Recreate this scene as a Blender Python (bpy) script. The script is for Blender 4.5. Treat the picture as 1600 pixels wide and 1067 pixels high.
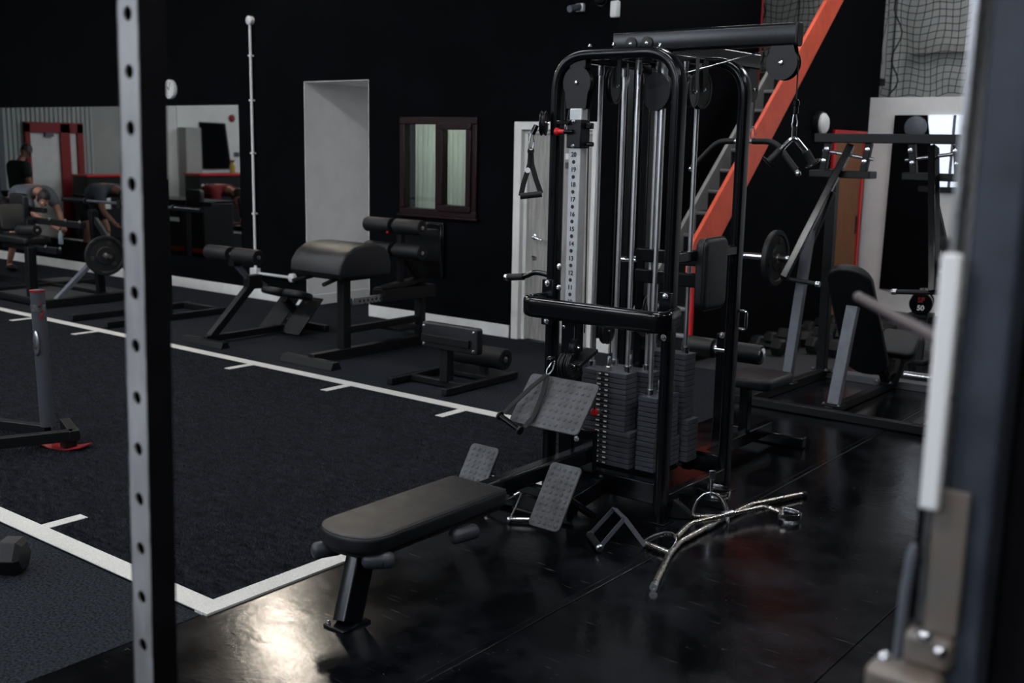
import bpy, bmesh, math, random
from math import radians as R, sin, cos, pi, sqrt
from mathutils import Vector, Matrix, Euler
random.seed(7)
for o in list(bpy.data.objects): bpy.data.objects.remove(o)
S = bpy.context.scene
COL = S.collection

# ------------------------------------------------------------------ camera
cam = bpy.data.cameras.new('camera'); camo = bpy.data.objects.new('camera', cam); COL.objects.link(camo)
yaw, pitch, roll = R(38.03), R(10.25), R(1.09)
fw = Vector((-sin(yaw)*cos(pitch), cos(yaw)*cos(pitch), -sin(pitch)))
r0 = Vector((cos(yaw), sin(yaw), 0)); u0 = r0.cross(fw)
rr_ = r0*cos(roll)+u0*sin(roll); uu_ = u0*cos(roll)-r0*sin(roll)
M3 = Matrix((rr_, uu_, -fw)).transposed().to_4x4(); M3.translation = (0, 0, 1.85)
camo.matrix_world = M3
cam.sensor_width = 36; cam.lens = 36*1690/1600; cam.clip_start = .05; cam.clip_end = 100
cam.dof.use_dof = True; cam.dof.focus_distance = 5.2; cam.dof.aperture_fstop = 2.8
S.camera = camo
# ------------------------------------------------------------------ world, exposure
W = bpy.data.worlds.new('world'); S.world = W; W.use_nodes = True
W.node_tree.nodes['Background'].inputs[0].default_value = (.55, .65, .85, 1)
W.node_tree.nodes['Background'].inputs[1].default_value = 1.2
S.view_settings.view_transform = 'Standard'; S.view_settings.look = 'None'
S.view_settings.gamma = 1; S.view_settings.use_curve_mapping = False
S.view_settings.exposure = 0.0
LAMP_STRENGTH = 80.0     # emission of the ceiling battens
FLOOD_STRENGTH = 480.0    # wall floodlights over the mirror wall
DAY_POWER = 105.0        # daylight through each window behind the camera

def daylight(name, loc, sx, sz, power, col):
    l = bpy.data.lights.new(name, 'AREA'); l.shape = 'RECTANGLE'; l.size = sx; l.size_y = sz; l.energy = power; l.color = col
    o = bpy.data.objects.new(name, l); COL.objects.link(o); o.location = loc; o.rotation_euler = (R(90), 0, 0)
    return o
WINX = (-13.5, -9.5, -5.5, -1.5)
for wx in WINX: daylight('window_daylight', (wx, -5.9, 4.4), 2.4, 1.4, DAY_POWER, (.80, .88, 1))

# ------------------------------------------------------------------ materials
MAT = {}
def mat(name, col, rough=.5, metal=0., spec=.5, bump=0., bscale=40., var=0., vscale=6., rvar=0., emit=0., coat=0., col2=None, detail=4., stretch=None):
    m = bpy.data.materials.new(name); m.use_nodes = True; nt = m.node_tree; b = nt.nodes['Principled BSDF']
    c = (*col, 1)
    b.inputs['Base Color'].default_value = c; b.inputs['Roughness'].default_value = rough; b.inputs['Metallic'].default_value = metal
    b.inputs['Specular IOR Level'].default_value = spec
    if coat: b.inputs['Coat Weight'].default_value = coat; b.inputs['Coat Roughness'].default_value = .15
    if emit:
        b.inputs['Emission Color'].default_value = c; b.inputs['Emission Strength'].default_value = emit
    if var or rvar or bump:
        tc = nt.nodes.new('ShaderNodeTexCoord'); mp = nt.nodes.new('ShaderNodeMapping'); nt.links.new(tc.outputs['Object'], mp.inputs[0])
        if stretch: mp.inputs['Scale'].default_value = stretch
    if var or rvar:
        n = nt.nodes.new('ShaderNodeTexNoise'); n.inputs['Scale'].default_value = vscale; n.inputs['Detail'].default_value = detail; n.inputs['Roughness'].default_value = .65
        nt.links.new(mp.outputs[0], n.inputs['Vector'])
        if var:
            rp = nt.nodes.new('ShaderNodeValToRGB')
            d = col2 or tuple(min(1, k*(1+var)) for k in col); e = tuple(k*(1-var) for k in col) if not col2 else col
            rp.color_ramp.elements[0].position = .35; rp.color_ramp.elements[1].position = .68
            rp.color_ramp.elements[0].color = (*e, 1); rp.color_ramp.elements[1].color = (*d, 1)
            nt.links.new(n.outputs['Fac'], rp.inputs[0]); nt.links.new(rp.outputs[0], b.inputs['Base Color'])
        if rvar:
            mr = nt.nodes.new('ShaderNodeMapRange'); mr.inputs[1].default_value = .3; mr.inputs[2].default_value = .7
            mr.inputs[3].default_value = max(.03, rough-rvar); mr.inputs[4].default_value = min(1, rough+rvar)
            nt.links.new(n.outputs['Fac'], mr.inputs[0]); nt.links.new(mr.outputs[0], b.inputs['Roughness'])
    if bump:
        n2 = nt.nodes.new('ShaderNodeTexNoise'); n2.inputs['Scale'].default_value = bscale; n2.inputs['Detail'].default_value = 3
        nt.links.new(mp.outputs[0], n2.inputs['Vector'])
        bp = nt.nodes.new('ShaderNodeBump'); bp.inputs['Strength'].default_value = bump; bp.inputs['Distance'].default_value = .004
        nt.links.new(n2.outputs['Fac'], bp.inputs['Height']); nt.links.new(bp.outputs[0], b.inputs['Normal'])
    MAT[name] = m; return m
mat('wall_black', (.0022, .0025, .0036), .9, spec=.06, bump=.15, bscale=60, var=.25, vscale=2)
mat('wall_white', (.80, .80, .79), .8, spec=.2, bump=.1, bscale=50, var=.05, vscale=3)
mat('wall_grey', (.36, .37, .36), .8, spec=.2, bump=.1, bscale=50, var=.08, vscale=2)
mat('ceil_dark', (.03, .03, .033), .9)
mat('cladding', (.42, .45, .45), .5, spec=.3)
mat('shutter', (.055, .06, .065), .55)
mat('concrete', (.02, .02, .022), .8)
mat('crumb', (.0022, .0026, .0036), .9, spec=.06, bump=1., bscale=110, var=.9, vscale=85, col2=(.031, .035, .045), detail=3)
mat('turf', (.0042, .0048, .0068), .95, spec=.06, var=.8, vscale=6, col2=(.013, .0145, .019), stretch=(1, 3, 1))
mat('turf_blade', (.009, .0105, .015), .85, spec=.12, var=.6, vscale=14, col2=(.056, .062, .078), stretch=(1, 2.5, 1), detail=7)
mat('line_white', (.62, .61, .585), .95, spec=.1, bump=1., bscale=260, var=.14, vscale=140)
mat('powder', (.0030, .0035, .0050), .19, spec=.34, bump=.05, bscale=300)
mat('powder_satin', (.0042, .0047, .0062), .45, spec=.3, bump=.12, bscale=260)
mat('powder_grey', (.11, .12, .145), .45, spec=.4, var=.12, vscale=20)
mat('gloss_black', (.0028, .003, .0038), .13, spec=.5)
mat('plastic_black', (.0055, .006, .0078), .42, spec=.32)
mat('vinyl', (.0058, .0065, .0085), .38, spec=.42, bump=.35, bscale=420, rvar=.08, vscale=8)
mat('foam', (.0055, .006, .0075), .55, spec=.35, bump=.3, bscale=300)
mat('rubber_grey', (.075, .078, .084), .7, spec=.3, bump=.3, bscale=200, var=.35, vscale=9)
mat('rubber_black', (.004, .0043, .0052), .65, spec=.25, bump=.3, bscale=160)
mat('plate_stack', (.052, .057, .070), .5, spec=.3, bump=.1, bscale=200)
mat('iron', (.006, .0065, .0075), .5, spec=.4, bump=.5, bscale=90)
mat('chrome', (.78, .79, .82), .17, 1.)
mat('steel', (.50, .51, .53), .30, 1., var=.08, vscale=30, rvar=.06)
mat('post_bright', (.50, .51, .53), .42, .35, var=.10, vscale=14)
mat('rod_chrome', (.86, .87, .9), .34, 1.)
mat('steel_worn', (.62, .61, .585), .28, 1., var=.5, vscale=22, rvar=.08, col2=(.36, .30, .25))
mat('post_metal', (.33, .33, .345), .55, .15, var=.35, vscale=7, rvar=.15, bump=.2, bscale=25, stretch=(1, 1, .25))
mat('post_dark', (.0035, .0033, .0045), .6, spec=.12, var=.6, vscale=9, col2=(.007, .0066, .009))
mat('cable', (.012, .012, .013), .35)
mat('orange', (.82, .115, .06), .55, spec=.35, var=.10, vscale=5)
mat('red', (.24, .010, .013), .5, spec=.4)
mat('red_bright', (.62, .015, .02), .35)
mat('bumper_grey', (.032, .036, .045), .4, spec=.4)
mat('red_matt', (.05, .003, .005), .8)
mat('wood', (.25, .095, .035), .55, var=.25, vscale=9, stretch=(6, 6, .6))
mat('door_grey', (.30, .29, .275), .6, var=.28, vscale=8, stretch=(7, 7, .5))
mat('trim_white', (.74, .74, .725), .55, spec=.3, var=.05, vscale=6)
mat('upvc_brown', (.012, .0034, .0044), .4, spec=.25, var=.3, vscale=20, stretch=(1, 1, .2))
mat('curtain', (.62, .64, .60), .9)
mat('pvc_white', (.76, .77, .78), .4)
mat('uhmw', (.93, .93, .94), .5)
mat('white_print', (.75, .75, .75), .6)
mat('black_print', (.01, .01, .01), .6)
mat('net_green', (.004, .022, .018), .7)
mat('rope_black', (.008, .009, .009), .8)
mat('grey_step', (.24, .24, .245), .45, spec=.4)
mat('stringer_grey', (.42, .43, .41), .6, var=.1, vscale=6)
mat('upright_blue', (.052, .061, .082), .5, spec=.3, var=.35, vscale=5)
mat('worn_plate', (.19, .185, .175), .45, .3, var=.4, vscale=14, col2=(.21, .155, .125))
mat('peg_grey', (.075, .062, .07), .45, spec=.4)
mat('checker', (.12, .125, .135), .42, .6, bump=1., bscale=70)
mat('skin', (.34, .17, .12), .55, spec=.3)
mat('hair', (.012, .008, .007), .6)
mat('hair_brown', (.035, .015, .010), .6)
mat('shirt_grey', (.085, .095, .115), .9, bump=.4, bscale=60)
mat('shirt_black', (.008, .008, .009), .9, bump=.4, bscale=60)
mat('shirt_red', (.17, .012, .016), .9, bump=.4, bscale=60)
mat('shorts_black', (.010, .010, .012), .9)
mat('yellow', (.42, .36, .04), .4)
mat('bottle_clear', (.25, .30, .34), .15, spec=.6)
mat('blue', (.03, .07, .13), .5)
mat('led', (.97, .985, 1.), .5, emit=LAMP_STRENGTH)
mat('flood', (1., .9, .76), .5, emit=FLOOD_STRENGTH)
mat('sky_panel', (.80, .88, 1), .5, emit=.75)
# glossy rubber mats with dusty scuffs and fine scratches
def rubber_floor():
    m = bpy.data.materials.new('rubber_gloss'); m.use_nodes = True; nt = m.node_tree; b = nt.nodes['Principled BSDF']; N = nt.nodes.new; L = nt.links.new
    tc = N('ShaderNodeTexCoord')
    n1 = N('ShaderNodeTexNoise'); n1.inputs['Scale'].default_value = 1.7; n1.inputs['Detail'].default_value = 8; n1.inputs['Roughness'].default_value = .68; L(tc.outputs['Object'], n1.inputs['Vector'])
    n2 = N('ShaderNodeTexNoise'); n2.inputs['Scale'].default_value = 38; n2.inputs['Detail'].default_value = 6; L(tc.outputs['Object'], n2.inputs['Vector'])
    rp = N('ShaderNodeValToRGB'); rp.color_ramp.elements[0].position = .47; rp.color_ramp.elements[0].color = (.0016, .0018, .0026, 1)
    rp.color_ramp.elements[1].position = .76; rp.color_ramp.elements[1].color = (.014, .015, .019, 1); L(n1.outputs['Fac'], rp.inputs[0])
    # scratches: two stretched noises thresholded
    def scr(rot, sc, lo):
        mp = N('ShaderNodeMapping'); mp.inputs['Rotation'].default_value = (0, 0, rot); mp.inputs['Scale'].default_value = sc; L(tc.outputs['Object'], mp.inputs[0])
        n = N('ShaderNodeTexNoise'); n.inputs['Scale'].default_value = 1; n.inputs['Detail'].default_value = 2; L(mp.outputs[0], n.inputs['Vector'])
        mr = N('ShaderNodeMapRange'); mr.inputs[1].default_value = lo; mr.inputs[2].default_value = lo+.06; L(n.outputs['Fac'], mr.inputs[0]); return mr
    s1 = scr(.5, (5, 160, 1), .715); s2 = scr(-1.2, (6, 110, 1), .725); s3 = scr(0, (55, 55, 1), .725)
    a1 = N('ShaderNodeMath'); a1.operation = 'MAXIMUM'; L(s1.outputs[0], a1.inputs[0]); L(s2.outputs[0], a1.inputs[1])
    a2 = N('ShaderNodeMath'); a2.operation = 'MAXIMUM'; L(a1.outputs[0], a2.inputs[0]); L(s3.outputs[0], a2.inputs[1])
    mx = N('ShaderNodeMixRGB'); mx.inputs[2].default_value = (.09, .09, .095, 1); L(a2.outputs[0], mx.inputs[0]); L(rp.outputs[0], mx.inputs[1])
    L(mx.outputs[0], b.inputs['Base Color'])
    mr = N('ShaderNodeMapRange'); mr.inputs[1].default_value = .3; mr.inputs[2].default_value = .72; mr.inputs[3].default_value = .11; mr.inputs[4].default_value = .27; L(n1.outputs['Fac'], mr.inputs[0])
    L(mr.outputs[0], b.inputs['Roughness']); b.inputs['Specular IOR Level'].default_value = .16
    bp = N('ShaderNodeBump'); bp.inputs['Strength'].default_value = .16; bp.inputs['Distance'].default_value = .003; L(n2.outputs['Fac'], bp.inputs['Height'])
    n4 = N('ShaderNodeTexNoise'); n4.inputs['Scale'].default_value = 5; n4.inputs['Detail'].default_value = 2; L(tc.outputs['Object'], n4.inputs['Vector'])
    bp2 = N('ShaderNodeBump'); bp2.inputs['Strength'].default_value = .10; bp2.inputs['Distance'].default_value = .01; L(n4.outputs['Fac'], bp2.inputs['Height']); L(bp.outputs[0], bp2.inputs['Normal'])
    L(bp2.outputs[0], b.inputs['Normal']); MAT['rubber_gloss'] = m
rubber_floor()
def glassy(name, tint, alpha):
    m = bpy.data.materials.new(name); m.use_nodes = True; nt = m.node_tree; nt.nodes.remove(nt.nodes['Principled BSDF'])
    g = nt.nodes.new('ShaderNodeBsdfGlossy'); g.inputs['Roughness'].default_value = .03; g.inputs['Color'].default_value = (.9, .95, 1, 1)
    t = nt.nodes.new('ShaderNodeBsdfTransparent'); t.inputs['Color'].default_value = (*tint, 1)
    mx = nt.nodes.new('ShaderNodeMixShader'); mx.inputs[0].default_value = alpha
    nt.links.new(t.outputs[0], mx.inputs[1]); nt.links.new(g.outputs[0], mx.inputs[2]); nt.links.new(mx.outputs[0], nt.nodes['Material Output'].inputs[0]); MAT[name] = m
glassy('glass', (.88, .93, .9), .12)
_c = MAT['curtain']; _b = _c.node_tree.nodes['Principled BSDF']; _t = _c.node_tree.nodes.new('ShaderNodeBsdfTranslucent'); _t.inputs[0].default_value = (.62, .64, .60, 1)
_m = _c.node_tree.nodes.new('ShaderNodeMixShader'); _m.inputs[0].default_value = .5; _c.node_tree.links.new(_b.outputs[0], _m.inputs[1]); _c.node_tree.links.new(_t.outputs[0], _m.inputs[2]); _c.node_tree.links.new(_m.outputs[0], _c.node_tree.nodes['Material Output'].inputs[0])
mm = mat('mirror', (.50, .53, .53), .02, 1.)

# ------------------------------------------------------------------ mesh helpers
def V(*a): return Vector(a)
def fil(pts, r, n=6):
    """round the inner corners of a polyline"""
    P = [Vector(p) for p in pts]; out = [P[0]]
    for i in range(1, len(P)-1):
        a, b, c = P[i-1], P[i], P[i+1]; d1 = (a-b); d2 = (c-b); l = min(r, d1.length*.49, d2.length*.49)
        p = b+d1.normalized()*l; q = b+d2.normalized()*l
        for k in range(n+1):
            t = k/n; out.append(p*(1-t)**2+b*2*t*(1-t)+q*t*t)
    out.append(P[-1]); return out
def rrect(w, h, r, n=4):
    o = []
    for cx, cy, a in ((w/2-r, h/2-r, 0), (-w/2+r, h/2-r, 90), (-w/2+r, -h/2+r, 180), (w/2-r, -h/2+r, 270)):
        for k in range(n+1):
            t = R(a+90*k/n); o.append((cx+r*cos(t), cy+r*sin(t)))
    return o
class MB:
    def __init__(s): s.v = []; s.f = []
    def add(s, vs, fs):
        n = len(s.v); s.v += [Vector(v) for v in vs]; s.f += [tuple(i+n for i in f) for f in fs]; return s
    def bx(s, x0, x1, y0, y1, z0, z1):
        return s.add([(x, y, z) for x in (x0, x1) for y in (y0, y1) for z in (z0, z1)], [(0, 1, 3, 2), (4, 6, 7, 5), (0, 4, 5, 1), (2, 3, 7, 6), (0, 2, 6, 4), (1, 5, 7, 3)])
    def box(s, c, sz, m=None):
        c = Vector(c); vs = []
        for x in (-.5, .5):
            for y in (-.5, .5):
                for z in (-.5, .5):
                    p = Vector((x*sz[0], y*sz[1], z*sz[2])); vs.append(c+(m @ p if m else p))
        return s.add(vs, [(0, 1, 3, 2), (4, 6, 7, 5), (0, 4, 5, 1), (2, 3, 7, 6), (0, 2, 6, 4), (1, 5, 7, 3)])
    def bar(s, p0, p1, w, h, up=(0, 0, 1)):
        p0 = Vector(p0); p1 = Vector(p1); d = (p1-p0); a = d.normalized(); u = Vector(up)
        if abs(a.dot(u)) > .99: u = Vector((0, 1, 0))
        sx = a.cross(u).normalized(); uu = sx.cross(a)
        vs = [p+sx*i*w/2+uu*j*h/2 for p in (p0, p1) for i in (-1, 1) for j in (-1, 1)]
        return s.add(vs, [(0, 1, 3, 2), (4, 6, 7, 5), (0, 4, 5, 1), (2, 3, 7, 6), (0, 2, 6, 4), (1, 5, 7, 3)])
    def sweep(s, pts, prof, up=(0, 0, 1), closed=False, caps=True, scale=None):
        P = [Vector(p) for p in pts]; n = len(P); k = len(prof); vs = []; nrm = None
        for i in range(n):
            if closed: t = (P[(i+1) % n]-P[i-1]).normalized()
            else: t = ((P[i+1] if i < n-1 else P[i])-(P[i-1] if i else P[i])).normalized()
            if nrm is None:
                u = Vector(up)
                if abs(u.dot(t)) > .98: u = Vector((1, 0, 0)) if abs(t.x) < .9 else Vector((0, 1, 0))
                nrm = (u-t*u.dot(t)).normalized()
            else:
                nrm = (nrm-t*nrm.dot(t)).normalized()
            sd = t.cross(nrm)
            # mitre compensation
            m = 1.
            q = scale[i] if scale else 1.
            for a, b in prof: vs.append(P[i]+sd*a*q+nrm*b*q)
        fs = []
        for i in range(n if closed else n-1):
            j = (i+1) % n
            for e in range(k): fs.append((i*k+e, i*k+(e+1) % k, j*k+(e+1) % k, j*k+e))
        if caps and not closed: fs += [tuple(range(k-1, -1, -1)), tuple((n-1)*k+e for e in range(k))]
        return s.add(vs, fs)
    def tube(s, pts, r, n=12, closed=False, caps=True):
        rs = r if isinstance(r, (list, tuple)) else None
        prof = [(cos(2*pi*i/n), sin(2*pi*i/n)) for i in range(n)]
        sc = list(rs) if rs else [r]*len(pts)
        return s.sweep(pts, prof, closed=closed, caps=caps, scale=sc)
    def cyl(s, p0, p1, r, n=20): return s.tube([p0, p1], r, n)
    def lathe(s, c, axis, prof, n=24):
        """prof: (radius, height along axis)"""
        c = Vector(c); a = Vector(axis).normalized(); u = a.orthogonal().normalized(); w = a.cross(u); vs = []
        for r_, h in prof:
            for i in range(n): t = 2*pi*i/n; vs.append(c+a*h+(u*cos(t)+w*sin(t))*r_)
        fs = []; k = len(prof)
        for j in range(k-1):
            for i in range(n): fs.append((j*n+i, j*n+(i+1) % n, (j+1)*n+(i+1) % n, (j+1)*n+i))
        fs += [tuple(range(n-1, -1, -1)), tuple((k-1)*n+i for i in range(n))]
        return s.add(vs, fs)
    def prism(s, poly, o, u, v, th):
        """2D polygon in plane (o,u,v), extruded by th along u x v"""
        o = Vector(o); u = Vector(u).normalized(); v = Vector(v).normalized(); n = u.cross(v)*th; k = len(poly)
        vs = [o+u*a+v*b for a, b in poly]+[o+u*a+v*b+n for a, b in poly]
        fs = [tuple(range(k-1, -1, -1)), tuple(range(k, 2*k))]+[(i, (i+1) % k, k+(i+1) % k, k+i) for i in range(k)]
        return s.add(vs, fs)
    def ball(s, c, r, n=12, m=8, sc=(1, 1, 1)):
        c = Vector(c); vs = []; fs = []
        for j in range(1, m):
            ph = pi*j/m
            for i in range(n): t = 2*pi*i/n; vs.append(c+Vector((r*sc[0]*sin(ph)*cos(t), r*sc[1]*sin(ph)*sin(t), r*sc[2]*cos(ph))))
        top = len(vs); vs += [c+Vector((0, 0, r*sc[2])), c-Vector((0, 0, r*sc[2]))]
        for j in range(m-2):
            for i in range(n): fs.append((j*n+i, (j+1)*n+i, (j+1)*n+(i+1) % n, j*n+(i+1) % n))
        for i in range(n):
            fs.append((top, i, (i+1) % n)); fs.append((top+1, (m-2)*n+(i+1) % n, (m-2)*n+i))
        return s.add(vs, fs)
    def pad(s, poly, o, u, v, th, r=.02, n=4):
        """upholstered slab: polygon inset/rounded at both rims"""
        o = Vector(o); u = Vector(u).normalized(); v = Vector(v).normalized(); nn = u.cross(v); k = len(poly)
        cx = sum(p[0] for p in poly)/k; cy = sum(p[1] for p in poly)/k
        # inward offset through vertex normals
        def off(d):
            out = []
            for i in range(k):
                a = Vector(poly[i-1]); b = Vector(poly[i]); c = Vector(poly[(i+1) % k])
                e1 = (b-a).normalized(); e2 = (c-b).normalized(); nrm = Vector((-(e1.y+e2.y), e1.x+e2.x))
                if nrm.length < 1e-6: nrm = Vector((-e1.y, e1.x))
                nrm.normalize(); out.append(b+nrm*d)
            return out
        rings = []
        for j in range(n+1):
            t = pi/2*j/n; rings.append((off(r*(1-sin(t))), r*(1-cos(t))))
        rings += [(a, th-h) for a, h in reversed(rings)]
        vs = []
        for ps, h in rings: vs += [o+u*p[0]+v*p[1]+nn*h for p in ps]
        fs = []
        for j in range(len(rings)-1):
            for i in range(k): fs.append((j*k+i, j*k+(i+1) % k, (j+1)*k+(i+1) % k, (j+1)*k+i))
        fs += [tuple(range(k-1, -1, -1)), tuple((len(rings)-1)*k+i for i in range(k))]
        return s.add(vs, fs)
    def build(s, name, m, parent=None, bevel=0., smooth=38, org=None):
        w = WORLD.get(parent.name, Vector()) if parent is not None else Vector(org) if org is not None else Vector()
        me = bpy.data.meshes.new(name); me.from_pydata([v-w for v in s.v], [], s.f)
        bm = bmesh.new(); bm.from_mesh(me); bmesh.ops.recalc_face_normals(bm, faces=bm.faces); bm.to_mesh(me); bm.free()
        me.materials.append(MAT[m])
        if smooth: me.shade_smooth(); me.set_sharp_from_angle(angle=R(smooth))
        o = bpy.data.objects.new(name, me); COL.objects.link(o)
        if parent is not None: o.parent = parent; WORLD[o.name] = w
        else: o.location = w; WORLD[o.name] = w
        if bevel:
            b = o.modifiers.new('bevel', 'BEVEL'); b.width = bevel; b.segments = 2; b.limit_method = 'ANGLE'; b.angle_limit = R(50); b.harden_normals = False
        return o
WORLD = {}
def thing(name, label, cat, loc, group=None, kind=None):
    o = bpy.data.objects.new(name, None); COL.objects.link(o); o.location = loc; o.empty_display_size = .1
    WORLD[o.name] = Vector(loc); tag(o, label, cat, group, kind); return o
def tag(o, label=None, cat=None, group=None, kind=None):
    if label: o['label'] = label
    if cat: o['category'] = cat
    if group: o['group'] = group
    if kind: o['kind'] = kind
    return o
def struct(o, label=None): o['kind'] = 'structure'; return tag(o, label)
def clone(o, name, parent, dv=(0, 0, 0)):
    c = o.copy(); COL.objects.link(c); c.parent = parent; c.location = o.location+Vector(dv); WORLD[c.name] = WORLD[o.name]; return c
def text(name, st, size, loc, xd, yd, m, parent, depth=.0006, align='CENTER'):
    cu = bpy.data.curves.new('txt', 'FONT'); cu.body = st; cu.size = size; cu.align_x = align; cu.align_y = 'CENTER'; cu.extrude = depth; cu.offset = size*.022
    t = bpy.data.objects.new('txt', cu); COL.objects.link(t); dg = bpy.context.evaluated_depsgraph_get()
    me = bpy.data.meshes.new_from_object(t.evaluated_get(dg)); bpy.data.objects.remove(t)
    xd = Vector(xd).normalized(); yd = Vector(yd).normalized(); zd = xd.cross(yd)
    mt = Matrix((xd, yd, zd)).transposed().to_4x4(); w = WORLD.get(parent.name, Vector()); mt.translation = Vector(loc)-w
    me.transform(mt); me.materials.clear(); me.materials.append(MAT[m])
    o = bpy.data.objects.new(name, me); COL.objects.link(o); o.parent = parent; WORLD[o.name] = w; return o
def bolt(c, axis, parent, r=.011, m='chrome'):
    return MB().lathe(c, axis, [(r*1.5, 0), (r*1.5, .003), (r, .004), (r*.9, .012), (r*.5, .013), (.4*r, .009)], 12).build('bolt', m, parent)
def pulley(c, axis, r, parent, th=.028, m='plastic_black', name='pulley', bolts=True):
    a = Vector(axis).normalized(); c = Vector(c)
    o = MB().lathe(c-a*th/2, a, [(r*.3, 0), (r*.97, 0), (r, .004), (r*.88, th*.4), (r*.88, th*.6), (r, th-.004), (r*.97, th), (r*.85, th), (r*.83, th-.003), (r*.3, th-.003)], 32).build(name, m, parent)
    if bolts:
        MB().lathe(c+a*th/2, a, [(.012, -.004), (.012, .004), (.008, .005), (.007, .012), (.004, .013)], 12).build('axle', 'chrome', o)
    return o

# ================================================================== STRUCTURE
# floor: slab, crumb rubber, glossy strips, turf
XL, XR, YN, YB, YF, ZC = -19.5, 4.0, -6.0, 8.2, 12.2, 5.6
fl = struct(MB().bx(XL-.2, XR+.2, YN-.2, YF+.6, -.15, -.012).build('floor', 'concrete'), 'dark floor slab of the gym')
struct_parts = []
MB().bx(XL, -3.432, 5.752, YB, -.012, 0).build('crumb_rubber_floor', 'crumb', fl)
MB().bx(XL, -3.432, YN, 2.42, -.012, 0).build('crumb_rubber_floor', 'crumb', fl)
for i, x in enumerate((-3.43, -2.38, -1.33, -.28, .77, 1.82, 2.87)):
    MB().bx(x+.002, x+1.048, YN, YF+.1, -.012, .0).build('rubber_strip', 'rubber_gloss', fl, bevel=.004)
for x in (-2.38, -1.33): MB().bx(x-.05, x-.035, YN, YF, -.002, .0012).build('strip_edge', 'rubber_gloss', fl, bevel=.001)
# turf lane with its painted lines
turf = struct(MB().bx(XL, -3.48, 2.42, 5.752, -.012, .006).build('floor_turf', 'turf'), 'charcoal sprint turf lane with white lines')
def flat(x0, x1, y0, y1, name='white_line'): return MB().bx(x0, x1, y0, y1, -.004, .009).build(name, 'line_white', turf)
flat(XL, -3.50, 2.425, 2.528); flat(XL, -3.50, 5.65, 5.752); flat(-3.50, -3.40, 2.425, 5.752)
for k in range(9):
    x = -4.85-1.17*k
    flat(x-.035, x+.035, 5.40, 5.65, 'tick_mark'); flat(x+.01, x+.08, 2.528, 2.73, 'tick_mark')
# turf pile near the camera
def pile():
    vs = []; fs = []; rnd = random.Random(3)
    def blade(x, y, h):
        a = rnd.uniform(0, 2*pi); dx, dy = cos(a)*.0028, sin(a)*.0028; lx, ly = rnd.uniform(-.006, .006), rnd.uniform(-.006, .006); n = len(vs)
        vs.extend([(x-dx, y-dy, .004), (x+dx, y+dy, .004), (x+lx, y+ly, h)]); fs.append((n, n+1, n+2))
    for i in range(230000):
        y = 2.53+3.1*rnd.random()**1.5; x = -3.5-6.0*rnd.random()**1.4
        tk = (-4.85-x+.585) % 1.17-.585
        if (x < -4.6 and ((y > 5.39 and abs(tk) < .045) or (y < 2.74 and -.09 < tk < 0.0))) or y > 5.645: continue
        blade(x, y, .012+.006*rnd.random())
    me = bpy.data.meshes.new('turf_pile'); me.from_pydata(vs, [], fs); me.materials.append(MAT['turf_blade'])
    o = bpy.data.objects.new('turf_pile', me); COL.objects.link(o); o.parent = turf; o['kind'] = 'stuff'
pile()

# back wall with alcove, window, door
def wallseg(name, rects, y0, y1, m, label=None):
    b = MB()
    for x0, x1, z0, z1 in rects: b.bx(x0, x1, y0, y1, z0, z1)
    return struct(b.build(name, m, smooth=0), label)
AX0, AX1, AZ = -9.40, -8.385, 2.505
WX0, WX1, WZ0, WZ1 = -7.88, -6.89, 1.16, 2.095
DX0, DX1, DZ = -6.345, -5.52, 2.03
XE = -5.30
wb = wallseg('wall_back', [(XL, AX0, 0, ZC), (AX0, AX1, AZ, ZC), (AX1, WX0, 0, ZC), (WX0, WX1, 0, WZ0), (WX0, WX1, WZ1, ZC), (WX1, DX0, 0, ZC), (DX0, DX1, DZ, ZC), (DX1, XE, 0, ZC)], YB, YB+.18, 'wall_black', 'matt black back wall with mirrors, window and door')
al = wallseg('wall_alcove', [(AX0, AX0+.006, 0, AZ), (AX1-.006, AX1, 0, AZ)], YB-.0005, 9.9, 'wall_white', 'white side walls of the passage in the black wall')
MB().bx(AX0-.1, AX1+.1, 9.9, 10., 0, AZ).build('end_wall', 'wall_white', al)
MB().bx(AX0+.006, AX1-.006, YB+.0, 9.9, AZ-.006, AZ-.0005).build('soffit', 'wall_white', al)
MB().bx(AX0-.1, AX1+.1, YB+.0, 10., -.012, .001).build('passage_floor', 'crumb', al)
MB().bx(AX0, AX0+.018, YB+.06, 9.9, 0, .12).build('skirting', 'trim_white', al, bevel=.004)
for i, (x0, x1) in enumerate(((XL, AX0), (AX1, DX0-.1), (DX1+.1, XE+.0))):
    struct(MB().bx(x0, x1, YB-.018, YB, 0, .125).build('baseboard_back', 'trim_white', bevel=.005))
struct(MB().bx(XE-.018, XE+.018, YB-.02, YB+.5, 0, .125).build('baseboard_shaft', 'trim_white', bevel=.004))

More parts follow.
